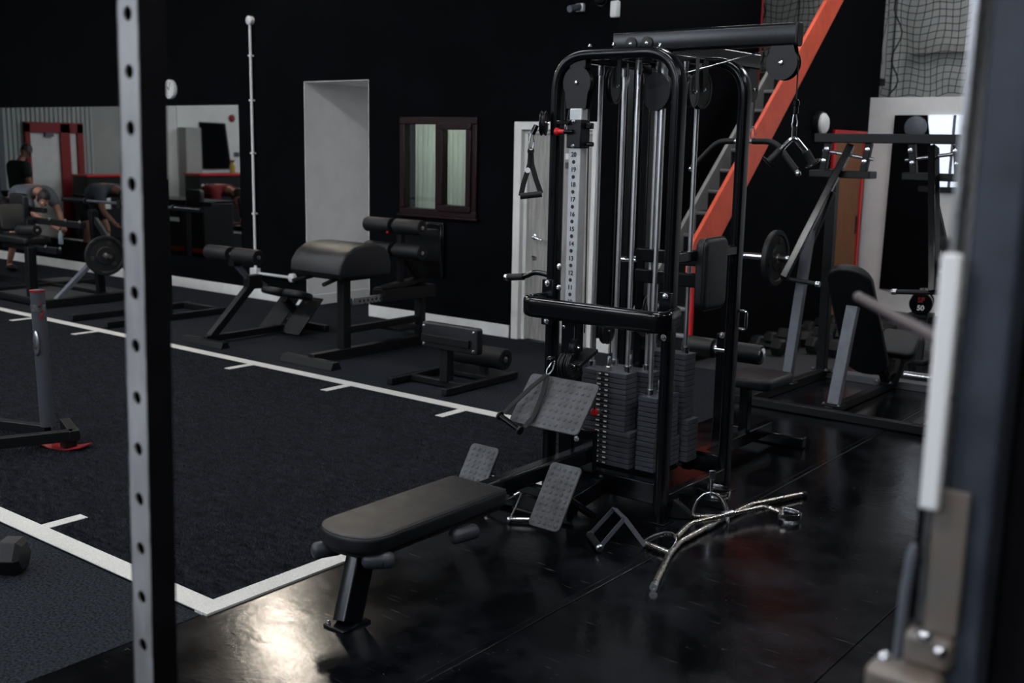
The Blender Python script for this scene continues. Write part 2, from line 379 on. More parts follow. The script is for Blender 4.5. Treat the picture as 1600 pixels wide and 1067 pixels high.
# window
w1 = thing('window_1', 'brown framed two pane window with white blinds behind', None, (-7.38, YB, 1.14), kind='structure')
def frame(x0, x1, z0, z1, y0, y1, t, name, m, par):
    b = MB()
    pr = [(x0, x1, z0, z0+t), (x0, x1, z1-t, z1), (x0, x0+t, z0+t, z1-t), (x1-t, x1, z0+t, z1-t)]
    for a in pr: b.bx(a[0], a[1], y0, y1, a[2], a[3])
    return b.build(name, m, par, bevel=.007)
frame(-7.905, -6.868, 1.135, 2.118, YB-.035, YB+.07, .07, 'window_frame', 'upvc_brown', w1)
MB().bx(-7.41, -7.33, YB-.035, YB+.07, 1.2, 2.05).build('mullion', 'upvc_brown', w1, bevel=.007)
sash = frame(-7.36, -6.93, 1.19, 2.06, YB-.055, YB+.03, .065, 'sash', 'upvc_brown', w1)
MB().bx(-7.93, -6.845, YB-.05, YB+.0, 1.115, 1.137).build('sill', 'upvc_brown', w1, bevel=.004)
for x0, x1, z0, z1 in ((-7.835, -7.41, 1.205, 2.048), (-7.295, -6.995, 1.255, 1.995)):
    MB().bx(x0, x1, YB+.01, YB+.018, z0, z1).build('pane', 'glass', w1)
for i in range(24):     # pleated vertical blinds behind the panes
    x = -8.25+i*.07; MB().prism([(0, 0), (.035, .03), (.07, 0), (.07, -.006), (.035, .024), (0, -.006)], (x, YB+.24, 1.1), (1, 0, 0), (0, 1, 0), 1.1).build('blind_slat', 'curtain', w1)
# grey door in white frame
d1 = thing('door_1', 'pale grey wood grain door in white frame', None, (-5.93, YB, 0), kind='structure')
b = MB()
for x0, x1, z0, z1 in ((-6.42, -6.335, 0, 2.075), (-5.53, -5.445, 0, 2.075), (-6.335, -5.53, 2.0, 2.075)): b.bx(x0, x1, YB-.02, YB+.19, z0, z1)
b.build('door_frame', 'trim_white', d1, bevel=.006)
b = MB(); b.bx(-6.335, -6.30, YB+.04, YB+.19, 0, 2.0).bx(-5.565, -5.53, YB+.04, YB+.19, 0, 2.0).bx(-6.30, -5.565, YB+.04, YB+.19, 1.97, 2.0); b.build('door_stop', 'trim_white', d1)
dl = MB().bx(-6.30, -5.565, YB+.06, YB+.10, .008, 1.97).build('door_leaf', 'door_grey', d1, bevel=.003)
hd = MB().tube(fil([(-6.21, YB+.06, 1.0), (-6.21, YB+.005, 1.0), (-6.16, YB-.0, 1.0), (-6.08, YB+.0, .975)], .02), .011, 10).build('door_handle', 'chrome', dl)
MB().lathe((-6.21, YB+.061, 1.0), (0, -1, 0), [(.026, 0), (.026, .008), (.02, .01)], 20).build('rosette', 'chrome', dl)
MB().lathe((-6.21, YB+.061, .80), (0, -1, 0), [(.026, 0), (.026, .008), (.012, .009), (.011, .004)], 20).build('lock', 'steel', dl)
MB().bx(-5.87, -5.76, YB+.052, YB+.06, 1.735, 1.79).build('door_sign', 'white_print', dl)
MB().bx(-5.87, -5.76, YB+.052, YB+.06, 1.655, 1.71).build('door_sign', 'shutter', dl)
# hidden room behind window and door side, upper partitions
# stair shaft
XS = -4.52
shaft = struct(MB().bx(XE-.1, XE, YB+.18, 10.95, 0, ZC).build('wall_shaft', 'wall_black', smooth=0), 'black wall on the left of the stairs')
struct(MB().bx(XE-.02, XE+.012, 10.95, 10.975, 2.3, ZC).build('trim_1', 'red'), 'thin red edge strip at the top of the stairs')
st_s = .91
def band(y): return 1.518+(y-8.774)*st_s      # upper edge of the orange board
def bandl(y): return 1.59+(y-9.167)*.906
poly = [(8.33, 0), (12.45, 0), (12.45, bandl(12.45)), (8.33, bandl(8.33))]
ws = struct(MB().prism([(-y, z) for y, z in poly], (XS-.028, 0, 0), (0, -1, 0), (0, 0, 1), -.028).build('wall_stair', 'wall_black', smooth=0), 'black wall closing the side of the stairs')
poly = [(8.22, .70), (8.33, .66), (12.6, bandl(12.6)), (12.6, band(12.6)), (8.28, band(8.28)), (8.22, .95)]
struct(MB().prism([(-y, z) for y, z in poly], (XS-.030, 0, 0), (0, -1, 0), (0, 0, 1), -.038).build('trim_2', 'orange', bevel=.006), 'orange sloping board along the stair balustrade')
struct(MB().bx(XS-.03, XS+.008, 8.30, 8.34, 0, .72).build('trim_3', 'red_bright', bevel=.005), 'thin red vertical edge at the foot of the stair wall')
# staircase
stc = thing('staircase', 'straight black staircase with grey nosings behind the cable tower', 'staircase', (-4.9, 8.4, 0))
ry, rz = .2285, .2075
def nose(i): return 8.50+i*ry, rz*(i+1)
for i in range(13):
    y, z = nose(i)
    t = MB().bx(XE+.045, XS-.032, y, y+ry+.02, z-.035, z).build('tread', 'grey_step', stc, bevel=.012)
    MB().bx(XE+.045, XS-.032, y+.02, y+.035, z-rz, z-.035).build('riser', 'rubber_black', t)
    MB().bx(XE+.047, XS-.034, y+.045, y+ry, z, z+.004).build('tread_mat', 'rubber_black', t)
b = MB(); y0, z0 = nose(0); y1, z1 = nose(12)
b.prism([(-(y0-.26), 0), (-(y0+.10), 0), (-(y1+.2), z1-.12), (-(y1+.2), z1+.13), (-(y1+.05), z1+.13), (-(y0-.1), z0-.02), (-(y0-.26), .0)], (XE+.002, 0, 0), (0, -1, 0), (0, 0, 1), -.04)
b.build('stringer', 'stringer_grey', stc, bevel=.004)
struct(MB().bx(-8.0, XS-.1, 11.45, 12.9, 2.62, 2.70).build('floor_landing', 'rubber_black'), 'dark upper landing at the top of the stairs')

# far white wall and the recessed grey wall above it
wf = struct(MB().bx(XS-.06, XR, YF, YF+.12, 0, 2.455).build('wall_far', 'wall_white', smooth=0), 'white far wall behind the weight machines')
struct(MB().bx(XS, XR, YF-.015, YF, 0, .09).build('baseboard_far', 'rubber_black'))
wu = struct(MB().bx(-9.0, XR, 13.0, 13.15, 2.3, ZC).build('wall_upper', 'wall_grey', smooth=0), 'grey wall of the upper floor behind the netting')
struct(MB().bx(XS-.06, XR, YF+.12, 13.0, 2.38, 2.45).build('ledge_far', 'wall_grey'))
for x0 in (-4.3, -2.5): MB().bx(x0-.0, x0+1.9, 12.9, 13.0, 2.98, 3.06).build('rail_board', 'door_grey', wu)
for x0 in (-8.2, -7.0, -5.8, -4.6, -3.4, -2.2): MB().bx(x0, x0+.02, 12.985, 13.0, 2.3, ZC).build('panel_joint', 'shutter', wu)
# wooden door with red frame in the black stair wall
d2 = thing('door_2', 'brown wooden door with red frame beside white wall', None, (XS, 11.6, 0), kind='structure')
X2 = XS+.002
b = MB(); b.bx(X2, X2+.03, 11.18, 11.25, 0, 2.08).bx(X2, X2+.03, 12.03, 12.10, 0, 2.08).bx(X2, X2+.03, 11.25, 12.03, 2.01, 2.08); b.build('door_frame', 'red_bright', d2, bevel=.004)
dl2 = MB().bx(X2, X2+.015, 11.25, 12.03, 0, 2.01).build('door_leaf', 'wood', d2)
MB().bx(X2+.015, X2+.02, 11.97, 12.02, .95, 1.15).build('lock_plate', 'iron', dl2)
# outer shell
endw = struct(MB().bx(XL-.2, XL, YN, YB+.2, 0, ZC).build('wall_left', 'wall_grey', smooth=0), 'grey end wall seen in the mirrors')
struct(MB().bx(XR, XR+.2, YN, 13.2, 0, ZC).build('wall_right', 'wall_black', smooth=0))
nearr = [(XL, XR, 0, 3.7), (XL, XR, 5.1, ZC), (XL, WINX[0]-1.2, 3.7, 5.1)]
for a, c in zip(WINX, WINX[1:]): nearr.append((a+1.2, c-1.2, 3.7, 5.1))
nearr.append((WINX[-1]+1.2, XR, 3.7, 5.1))
wallseg('wall_near', nearr, YN-.2, YN, 'wall_grey', 'grey wall with high windows behind the viewer')
for i, wx in enumerate(WINX):
    w = thing('window_%d' % (i+2), 'high daylight window behind the viewer', None, (wx, YN, 3.7), kind='structure')
    frame(wx-1.2, wx+1.2, 3.7, 5.1, YN-.12, YN-.03, .06, 'window_frame', 'trim_white', w)
    MB().bx(wx-1.14, wx+1.14, YN-.10, YN-.09, 3.76, 5.04).build('pane', 'glass', w)
struct(MB().bx(XL-.2, XR+.2, YN-.2, 13.2, ZC, ZC+.2).build('ceiling', 'ceil_dark', smooth=0), 'dark ceiling')

struct(MB().bx(-9.2, -9.0, YB+2., 13.15, 0, ZC).build('wall_light_block', 'wall_grey', smooth=0), 'unseen wall added to keep outside light off the upper floor')  # added to stop world light leaking onto the stair landing
# ------------------------------------------------------------------ lamps
def batten(x, y, z, L, label):
    t = thing('ceiling_lamp', label, 'lamp', (x, y, z), 'hanging ceiling battens')
    MB().bx(x-L/2, x+L/2, y-.09, y+.09, z+.02, z+.09).build('housing', 'pvc_white', t, bevel=.006)
    MB().bx(x-L/2+.02, x+L/2-.02, y-.08, y+.08, z, z+.02).build('diffuser', 'led', t)
    for dx in (-L*.35, L*.35): MB().cyl((x+dx, y, z+.09), (x+dx, y, ZC), .006, 6).build('hanger', 'steel', t)
nth = ('first', 'second', 'third', 'fourth', 'fifth', 'sixth', 'seventh')
for y, rn in ((3.6, 'turf'), (-.6, 'near')):
    for k, x in enumerate((-16, -12.6, -9.2, -5.8, -2.4, 1.6)): batten(x, y, 4.9, 1.6, 'long white ceiling batten, %s from the end wall in the %s row' % (nth[k], rn))
batten(-4.9, 9.3, 5.0, 1.3, 'white ceiling batten above the staircase')
batten(-2.2, 11.3, 5.1, 1.4, 'white ceiling batten above the safety net')
batten(1.2, 8.2, 4.9, 1.6, 'white ceiling batten right of the lever machine')
batten(-7.4, 9.0, 2.4, 1.4, 'added batten lamp that brightens the blinds of the brown window')  # unseen lamp added to light the blinds from behind
def flood(x, z, label):
    t = thing('wall_floodlight', label, 'lamp', (x, YB, z))
    MB().bx(x-.14, x+.14, YB-.14, YB-.06, z-.075, z+.075).build('housing', 'plastic_black', t, bevel=.01)
    MB().bx(x-.12, x+.12, YB-.146, YB-.14, z-.055, z+.055).build('diffuser', 'flood', t)
    MB().bx(x-.05, x+.05, YB-.06, YB, z-.05, z+.05).build('bracket', 'steel', t)
flood(-10.05, 3.85, 'warm floodlight high on the black wall, lowest of three')
flood(-9.70, 4.27, 'warm floodlight high on the black wall, middle of three')
flood(-9.52, 4.62, 'warm floodlight high on the black wall, highest of three')

# ================================================================== WALL THINGS
edges = [-10.535-1.222*i for i in range(7)]
for i in range(6):
    x1, x0 = edges[i], edges[i+1]
    o = MB().bx(x0+.003, x1-.003, YB-.012, YB-.004, .41, 2.262).build('wall_mirror', 'mirror', org=None)
    tag(o, 'tall frameless wall mirror sheet, %s from the white conduit' % ('first', 'second', 'third', 'fourth', 'fifth', 'sixth')[i], 'mirror', 'mirror sheets on the black wall')
# conduit
c1 = thing('wall_conduit', 'white plastic conduit running up the black wall', 'conduit', (-10.27, YB, .3))
MB().cyl((-10.27, YB-.03, .36), (-10.27, YB-.03, 3.18), .016, 10).build('vertical_pipe', 'pvc_white', c1)
MB().cyl((-10.22, YB-.03, .31), (-9.66, YB-.03, .31), .016, 10).build('horizontal_pipe', 'pvc_white', c1)
MB().bx(-10.33, -10.21, YB-.07, YB-.001, .25, .37).build('junction_box', 'pvc_white', c1, bevel=.006)
MB().lathe((-10.27, YB, 3.2), (0, -1, 0), [(.05, 0), (.05, .05), (.035, .06)], 16).build('round_box', 'pvc_white', c1)
MB().lathe((-9.62, YB, .31), (0, -1, 0), [(.05, 0), (.05, .05), (.035, .06)], 16).build('round_box', 'pvc_white', c1)
for z in (1., 1.7, 2.3, 2.8): MB().bx(-10.295, -10.245, YB-.05, YB, z, z+.02).build('pipe_clip', 'pvc_white', c1)
# clocks
def clock(c, ax, r, label, up=(0, 0, 1)):
    t = thing('wall_clock', label, 'clock', c); a = Vector(ax); c = Vector(c); u = Vector(up); s = u.cross(a)
    MB().lathe(c, a, [(r, 0), (r, .035), (r*.94, .045), (r*.88, .045), (r*.88, .036)], 32).build('case', 'pvc_white', t)
    MB().lathe(c, a, [(r*.87, .036), (r*.87, .0375)], 32).build('dial', 'trim_white', t)
    f = c+a*.039
    for ang, L, w in ((305, .5, .012), (20, .72, .008)):
        d = u*cos(R(ang))+s*sin(R(ang)); MB().bar(f-d*r*.1, f+d*r*L, w, .002, a).build('hand', 'black_print', t)
    b = MB()
    for k in range(12):
        d = u*cos(R(30*k))+s*sin(R(30*k)); b.bar(f+d*r*.7, f+d*r*.8, .006, .001, a)
    b.build('hour_marks', 'black_print', t)
clock((-11.86, YB, 2.46), (0, -1, 0), .118, 'small round white wall clock above the mirrors')
t = thing('bulkhead_light', 'round white bulkhead light on the black stair wall', 'wall light', (XS, 10.75, 2.13))
MB().lathe((XS, 10.76, 2.13), (1, 0, 0), [(.125, 0), (.125, .05), (.11, .06)], 32).build('base', 'plastic_black', t)
MB().lathe((XS, 10.76, 2.13), (1, 0, 0), [(.108, .055), (.105, .08), (.08, .10), (.04, .108)], 32).build('diffuser', 'uhmw', t)
t = thing('security_camera', 'small white security camera high on the black wall', 'camera', (-5.70, YB, 3.06))
MB().bx(-5.74, -5.66, YB-.04, YB, 3.03, 3.10).build('mount', 'pvc_white', t, bevel=.006); MB().cyl((-5.70, YB-.03, 3.07), (-5.72, YB-.16, 3.04), .03, 14).build('body', 'powder_grey', t)
t = thing('alarm_sensor', 'white alarm sensor high on the black wall', 'sensor', (-5.33, YB, 3.03))
MB().bx(-5.37, -5.29, YB-.05, YB, 2.96, 3.10).build('case', 'pvc_white', t, bevel=.012); MB().bx(-5.355, -5.305, YB-.053, YB-.05, 2.98, 3.03).build('lens', 'trim_white', t)
t = thing('dark_sensor', 'dark dome sensor beside the white alarm sensor', 'sensor', (-5.42, YB, 3.0))
MB().ball((-5.48, YB-.04, 3.12), .05, 14, 10).build('dome', 'plastic_black', t); MB().lathe((-5.48, YB, 3.12), (0, -1, 0), [(.06, 0), (.06, .02)], 16).build('base', 'plastic_black', t)
# black board on the wall under the window
t = thing('wall_board', 'black panel board hung on the wall under the window', 'board', (-7.5, YB, .55))
MB().bx(-7.72, -7.30, YB-.06, YB-.002, .55, 1.06).build('panel', 'gloss_black', t, bevel=.006); MB().bx(-7.735, -7.285, YB-.045, YB-.002, .535, 1.075).build('frame', 'powder', t, bevel=.004)

# ---- far right: pillar panel, small window mirror, netting
poly = [(-4.225, 2.262), (-3.875, 2.262), (-3.50, .335), (-4.245, .335)]
t = thing('painted_board', 'tall black tapering board against the white wall', 'board', (-3.9, YF, .33))
MB().prism([(x, z) for x, z in reversed(poly)], (0, YF-.002, 0), (1, 0, 0), (0, 0, 1), .03).build('panel', 'wall_black', t, bevel=.004)
MB().lathe((-3.98, YF-.032, 2.13), (0, -1, 0), [(.12, 0), (.12, .03), (.10, .04)], 24).build('round_lamp', 'powder_grey', t)
w = thing('window_7', 'bright small window in the white wall behind machines', None, (-3.4, YF, 1.5), kind='structure')
MB().bx(-3.86, -2.9, YF-.012, YF-.004, 1.5, 2.26).build('pane', 'sky_panel', w)
for x in (-3.60, -3.3): MB().bx(x, x+.03, YF-.02, YF-.012, 1.5, 2.26).build('glazing_bar', 'powder_grey', w)
MB().bx(-3.9, -2.86, YF-.04, YF-.012, 1.44, 1.5).build('sill', 'powder_satin', w)
def net(name, label, x0, x1, y, z0, z1, sag, seed):
    rnd = random.Random(seed); t = thing(name, label, 'net', ((x0+x1)/2, y, z0)); b = MB(); c = .075
    nx = int((x1-x0)/c); nz = int((z1-z0)/c)
    def P(i, j):
        u = i/nx; v = j/nz
        return Vector((x0+(x1-x0)*u+.02*sin(v*9+i*.4)+.03*sin(v*4), y+sag*sin(u*5+v*2)+.03*sin(j*.7+i), z0+(z1-z0)*v-.03*sin(u*7)-.02*sin(i*1.1+j*.3)))
    G = [[P(i, j) for j in range(nz+1)] for i in range(nx+1)]
    for i in range(nx+1): b.tube([G[i][j] for j in range(nz+1)], .0042, 4, caps=False)
    for j in range(nz+1): b.tube([G[i][j] for i in range(nx+1)], .0042, 4, caps=False)
    tag(b.build('mesh_cords', 'net_green', t), kind='stuff')
    b = MB(); b.tube([G[0][j]+Vector((.12+.05*sin(j*.9), -.03, 0)) for j in range(nz+1)], .009, 5); b.build('edge_rope', 'rope_black', t)
net('safety_net', 'green safety net hanging above the white wall', -4.50, -2.6, 12.42, 2.50, 4.4, .04, 1)
net('safety_net', 'green safety net beside the top of the orange stair board', -6.3, -4.62, 12.75, 2.86, 4.4, .03, 2)

# ---- end wall seen in the mirrors
b = MB()
for i in range(22):
    y = 4.7+i*.09; b.prism([(0, 0), (.02, .03), (.05, .03), (.07, 0), (.09, 0), (.09, -.004), (0, -.004)], (XL+.004, y, 0), (0, 1, 0), (1, 0, 0), -4.)
struct(tag(b.build('wall_cladding', 'cladding', smooth=0), 'pale corrugated cladding on the end wall'))
d3 = thing('door_3', 'pale double door with red frame on the end wall', None, (XL, 5.5, 0), kind='structure')
b = MB(); b.bx(XL+.03, XL+.11, 6.0, 6.10, 0, 2.10).bx(XL+.03, XL+.11, 5.22, 5.42, 0, 2.10).bx(XL+.03, XL+.11, 4.95, 5.08, 0, 2.10).bx(XL+.03, XL+.11, 4.95, 6.10, 1.93, 2.12); b.build('door_frame', 'red', d3, bevel=.005)
MB().bx(XL+.03, XL+.07, 5.42, 6.0, 0, 1.93).build('door_leaf', 'trim_white', d3); MB().bx(XL+.03, XL+.07, 5.08, 5.22, 0, 1.93).build('side_leaf', 'trim_white', d3)
MB().bx(XL+.07, XL+.12, 5.55, 5.72, 1.86, 1.93).build('door_closer', 'powder_grey', d3)
sh = thing('roller_shutter', 'grey roller shutter on the end wall beside the corrugated cladding', 'shutter', (XL, 7.2, 0))
for i in range(40): MB().bx(XL+.03, XL+.05+.008*(i % 2), 6.62, 8.1, i*.085, i*.085+.078).build('slat', 'shutter', sh)
MB().bx(XL+.03, XL+.10, 6.52, 6.62, 0, 3.4).build('guide_rail', 'powder_grey', sh)
def desk(y0, y1, label):
    t = thing('reception_counter', label, 'counter', (XL+.8, (y0+y1)/2, 0))
    MB().bx(XL+.5, XL+1., y0, y1, 0, 1.14).build('body', 'plastic_black', t, bevel=.01)
    MB().bx(XL+.46, XL+1.04, y0-.02, y1+.02, 1.14, 1.18).build('counter_top', 'red_bright', t, bevel=.006)
    return t
dk = desk(3.9, 5.45, 'black counter with red top edge in front of pale end wall door')
MB().bx(XL+1., XL+1.01, 5.0, 5.38, .55, .93).build('notice', 'trim_white', dk)
dk = desk(1.2, 3.0, 'black counter with red top edge under the tall black board')
for i in range(3): MB().lathe((XL+1., 2.93-.1*i, .95), (1, 0, 0), [(.03, 0), (.03, .006)], 14).build('badge', 'white_print', dk)
t = thing('display_board', 'tall black display board on the white end wall', 'board', (XL, 1.9, 1.3)); MB().prism([(2.33, 1.25), (2.27, 2.22), (1.63, 2.21), (1.5, 1.25)], (XL+.03, 0, 0), (0, 1, 0), (0, 0, 1), .04).build('panel', 'wall_black', t)
t = thing('steel_cupboard', 'pale grey cupboard beside the black display board', 'cupboard', (XL+.2, 2.55, 0))
MB().bx(XL+.022, XL+.3, 2.42, 2.80, 0, 2.1).build('body', 'wall_grey', t, bevel=.01); MB().bx(XL+.3, XL+.315, 2.62, 2.65, 1.0, 1.2).build('handle', 'steel', t)
t = thing('spray_bottle', 'yellow spray bottle on the counter', 'bottle', (XL+.75, 2.0, 1.18)); MB().lathe((XL+.75, 2.0, 1.18), (0, 0, 1), [(.05, 0), (.055, .02), (.055, .16), (.02, .2), (.02, .22)], 16).build('body', 'yellow', t); MB().bx(XL+.72, XL+.80, 1.98, 2.02, 1.40, 1.45).build('trigger', 'red', t)
for i in range(3):
    t = thing('drink_bottle', ('tall', 'clear', 'small')[i]+' pale bottle at the right end of the counter', 'bottle', (XL+.7, 1.55-.1*i, 1.18)); MB().lathe((XL+.7, 1.55-.1*i, 1.18), (0, 0, 1), [(.035, 0), (.035, .2-.03*i), (.015, .24-.03*i), (.015, .27-.03*i)], 14).build('body', 'bottle_clear', t); MB().lathe((XL+.7, 1.55-.1*i, 1.45-.03*i), (0, 0, 1), [(.017, 0), (.017, .03)], 10).build('cap', 'red', t)
t = thing('fire_alarm', 'red fire alarm bell high on the end wall', 'alarm', (XL, 1.43, 2.32)); MB().lathe((XL, 1.43, 2.32), (1, 0, 0), [(.08, 0), (.08, .04), (.05, .07)], 20).build('bell', 'red', t); MB().bx(XL, XL+.02, 1.33, 1.53, 2.22, 2.42).build('back_plate', 'pvc_white', t)
t = thing('notice_board', 'white framed notice on the end wall beside the display board', 'notice', (XL, 1.35, 1.5)); MB().bx(XL+.004, XL+.02, 1.2, 1.45, 1.45, 1.75).build('sheet', 'white_print', t); MB().bx(XL+.02, XL+.03, 1.25, 1.40, 1.5, 1.6).build('picture', 'shutter', t)
struct(tag(MB().bx(XL+.0, XL+.018, .8, 3.4, 0, 3.2).build('wall_panel', 'wall_white'), 'white panelled part of the end wall'))

# ================================================================== CABLE TOWER
MX = -3.03                      # row station axis
tw = thing('cable_machine', 'black multi station cable machine with weight stacks and low row bench', 'gym machine', (-2.95, 4.9, 0))
def groove_prof(w, d):
    # oval-ended section with a groove on each broad face; a = across, b = along normal
    o = []
    for x, y in rrect(w, d, min(w, d)*.42, 5): o.append((x, y))
    return o
prof = []
gw, gd = .052, .080
for x, y in rrect(gw, gd, .018, 4):
    prof.append((x, y))
def loop(y, name):
    xl, xr, top = -3.305, -2.605, 2.30
    pts = fil([(xl, y, 0), (xl, y, top), (xr, y, top), (xr, y, 0)], .19, 10)
    o = MB().sweep(pts, prof, up=(0, 1, 0)).build(name, 'powder', tw)
    # raised rib around the loop (the section is grooved)
    for dy in (-1, 1):
        MB().sweep([p+Vector((0, dy*.038, 0)) for p in pts], [(a_, b_) for a_, b_ in rrect(.022, .012, .005, 2)][::1], up=(0, 1, 0)).build('rib', 'powder', o)
    for x in (xl, xr):
        MB().bx(x-.05, x+.05, y-.055, y+.055, 0, .008).build('foot_plate', 'powder', o, bevel=.002)
    return o
lf = loop(4.57, 'front_frame'); lb = loop(5.25, 'rear_frame')
# base and top rails
def rail(p0, p1, w, h, name, m='powder', par=None, bev=.006, up=(0, 0, 1)): return MB().bar(p0, p1, w, h, up).build(name, m, par or tw, bevel=bev)
fr = rail((-3.28, 4.57, .145), (-2.63, 4.57, .145), .06, .11, 'base_rail')
rail((-3.28, 5.25, .145), (-2.63, 5.25, .145), .06, .11, 'base_rail')
for x in (-3.305, -2.605): rail((x, 4.61, .10), (x, 5.21, .10), .05, .08, 'side_rail')
bolt((-2.945, 4.54, .135), (0, -1, 0), fr); bolt((-2.945, 4.54, .165), (0, -1, 0), fr)
for x in (-3.0, -2.85): rail((x, 4.6, 2.30), (x, 5.22, 2.30), .05, .04, 'top_rail')
rail((-3.15, 4.6, 2.28), (-3.15, 5.22, 2.28), .05, .04, 'top_rail')
for c in ((-2.98, 4.57, 2.34), (-3.12, 4.57, 2.34), (-2.72, 4.57, 2.325)): bolt(c, (0, 0, 1), lf, .008)
# long lat arm on top
arm = MB().sweep([(-3.18, 4.9, 2.385), (-2.18, 4.9, 2.385)], rrect(.06, .105, .014), up=(0, 0, 1)).build('lat_arm', 'powder', tw)
MB().sweep([(-2.181, 4.9, 2.385), (-2.168, 4.9, 2.385)], rrect(.064, .109, .016), up=(0, 0, 1)).build('end_cap', 'plastic_black', arm, bevel=.004)
for x in (-3.07, -2.975):
    MB().lathe((x, 4.87, 2.375), (0, -1, 0), [(.034, 0), (.034, .006), (.031, .008)], 24).build('round_plate', 'plastic_black', arm); bolt((x, 4.862, 2.375), (0, -1, 0), arm, .007)
# rear lat arm going back
arm2 = MB().sweep([(-2.93, 5.0, 2.36), (-2.93, 6.02, 2.36)], rrect(.06, .09, .016), up=(0, 0, 1)).build('rear_lat_arm', 'powder', tw)
# pulley brackets and pulleys
def hung_pulley(c, ax, r, par, ztop, off=.022):
    a = Vector(ax); c = Vector(c); p = pulley(c, ax, r, par, .03)
    for s_ in (-1, 1):
        o = c+a*s_*off
        side = a.cross(Vector((0, 0, 1)))
        k = []; fl_ = 1 if ztop > c.z else -1
        for i in range(25):
            t = R(-215+250*i/24); k.append((fl_*r*1.06*cos(t), fl_*r*1.06*sin(t)))
        k += [(fl_*r*.75, ztop-c.z), (-fl_*r*.75, ztop-c.z)]
        MB().prism(k, o-a*.002, side, (0, 0, 1), .004*(-1 if False else 1)).build('cheek', 'plastic_black', p)
        for dx in (-.6, .6): MB().lathe(o+side*dx*r+a*s_*.003, a*s_, [(r*.1, -.004), (r*.1, .0018)], 10).build('cheek_hole', 'gloss_black', p)
    MB().lathe(c-Vector((0, off+.006, 0)) if abs(a.y) > .5 else c+a*(off+.002), Vector((0, -1, 0)) if abs(a.y) > .5 else a, [(.010, 0), (.010, .006), (.006, .009)], 12).build('axle_bolt', 'chrome', p)
    return p
hung_pulley((-2.242, 4.9, 2.255), (0, 1, 0), .074, tw, 2.335)
hung_pulley((-2.93, 5.96, 2.20), (1, 0, 0), .07, tw, 2.32)
hung_pulley((-3.175, 4.57, 2.165), (0, 1, 0), .078, tw, 2.04)
MB().bx(-3.225, -3.125, 4.545, 4.595, 2.235, 2.29).build('pulley_mount', 'plastic_black', tw, bevel=.004)
for c, ax, r in (((-3.07, 4.72, 2.16), (1, .25, 0), .095), ((-2.86, 4.80, 2.13), (.2, 1, 0), .095), ((-2.74, 5.02, 2.15), (1, 0, 0), .10), ((-2.68, 4.82, 2.13), (1, .2, 0), .08)):
    p = pulley(c, ax, r, tw, .03, 'gloss_black' if r < .06 else 'plastic_black'); a = Vector(ax).normalized()
    MB().bar(Vector(c)+a*.024, Vector(c)+a*.024+Vector((0, 0, 2.29-c[2])), .05, .004, a).build('hanger', 'plastic_black', p)
# lower pulleys seen through the frame
pulley((-2.97, 4.95, .93), (.5, 1, 0), .075, tw); pulley((-3.10, 4.78, .89), (1, .1, 0), .07, tw)
pulley((-2.97, 4.98, 1.0), (1, .3, 0), .075, tw)
# cables
def cable(pts, r=.0035, par=None, name='cable', m='cable'): return MB().tube(pts, r, 6).build(name, m, par or tw)
cable([(-2.83, 4.90, 2.21), (-2.30, 4.90, 2.325)], .0035, m='steel'); cable([(-2.169, 4.9, 2.255), (-2.169, 4.9, 2.06)], .0035)
cable([(-3.07, 4.775, .70), (-3.07, 4.775, 2.10)]); cable([(-2.80, 4.88, .6), (-2.80, 4.88, 2.1)]); cable([(-2.93, 5.1, .78), (-2.93, 5.1, 2.2)])
cable([(-3.215, 4.56, 2.10), (-3.23, 4.53, 1.92)]); cable([(-3.135, 4.60, 2.10), (-3.12, 4.60, .9)]); cable([(-2.93, 6.03, 2.2), (-2.93, 6.03, 2.0)])
# numbered chrome post with sliding carriage
px, py = -3.172, 4.565
post = MB().bx(px-.036, px+.036, py-.03, py+.03, .95, 2.04).build('numbered_post', 'post_bright', tw, bevel=.006)
for k in range(11):
    z = 1.812-.0748*k
    text('number', str(20-k), .032, (px-.002, py-.0312, z), (1, 0, 0), (0, 0, 1), 'black_print', post)
    MB().lathe((px-.002, py-.0302, z-.036), (0, -1, 0), [(.010, -.002), (.010, .0008)], 14).build('pin_hole', 'black_print', post)
MB().bx(px-.044, px+.044, py-.04, py+.04, 0.04, .97).build('lower_post', 'powder', tw, bevel=.006)
car = MB().bx(px-.043, px+.043, py-.042, py+.042, 1.845, 1.985).build('carriage', 'plastic_black', tw, bevel=.005)
for dx, z in ((-.0, 1.975), (-.0, 1.855)): bolt((px+dx, py-.043, z), (0, -1, 0), car, .006, 'steel')
MB().cyl((px-.0, py-.05, 1.925), (px-.085, py-.06, 1.925), .011, 12).build('pull_pin', 'gloss_black', car)
MB().lathe((px-.075, py-.06, 1.925), (-1, 0, 0), [(.010, -.03), (.013, 0), (.019, .004), (.019, .02), (.013, .026)], 16).build('pull_knob', 'red_bright', car)
MB().bar((px-.02, py-.045, 1.97), (px-.09, py-.06, 1.97), .03, .02).build('swivel_arm', 'gloss_black', car, bevel=.004)
pulley((-3.335, 4.49, 1.965), (1, .5, 0), .062, car)
MB().bar((px+.04, py, 1.955), (px+.085, py, 1.955), .03, .03).build('stop_block', 'gloss_black', car, bevel=.004); MB().cyl((px+.04, py, 1.865), (px+.09, py, 1.865), .012, 10).build('stop_pin', 'gloss_black', car)
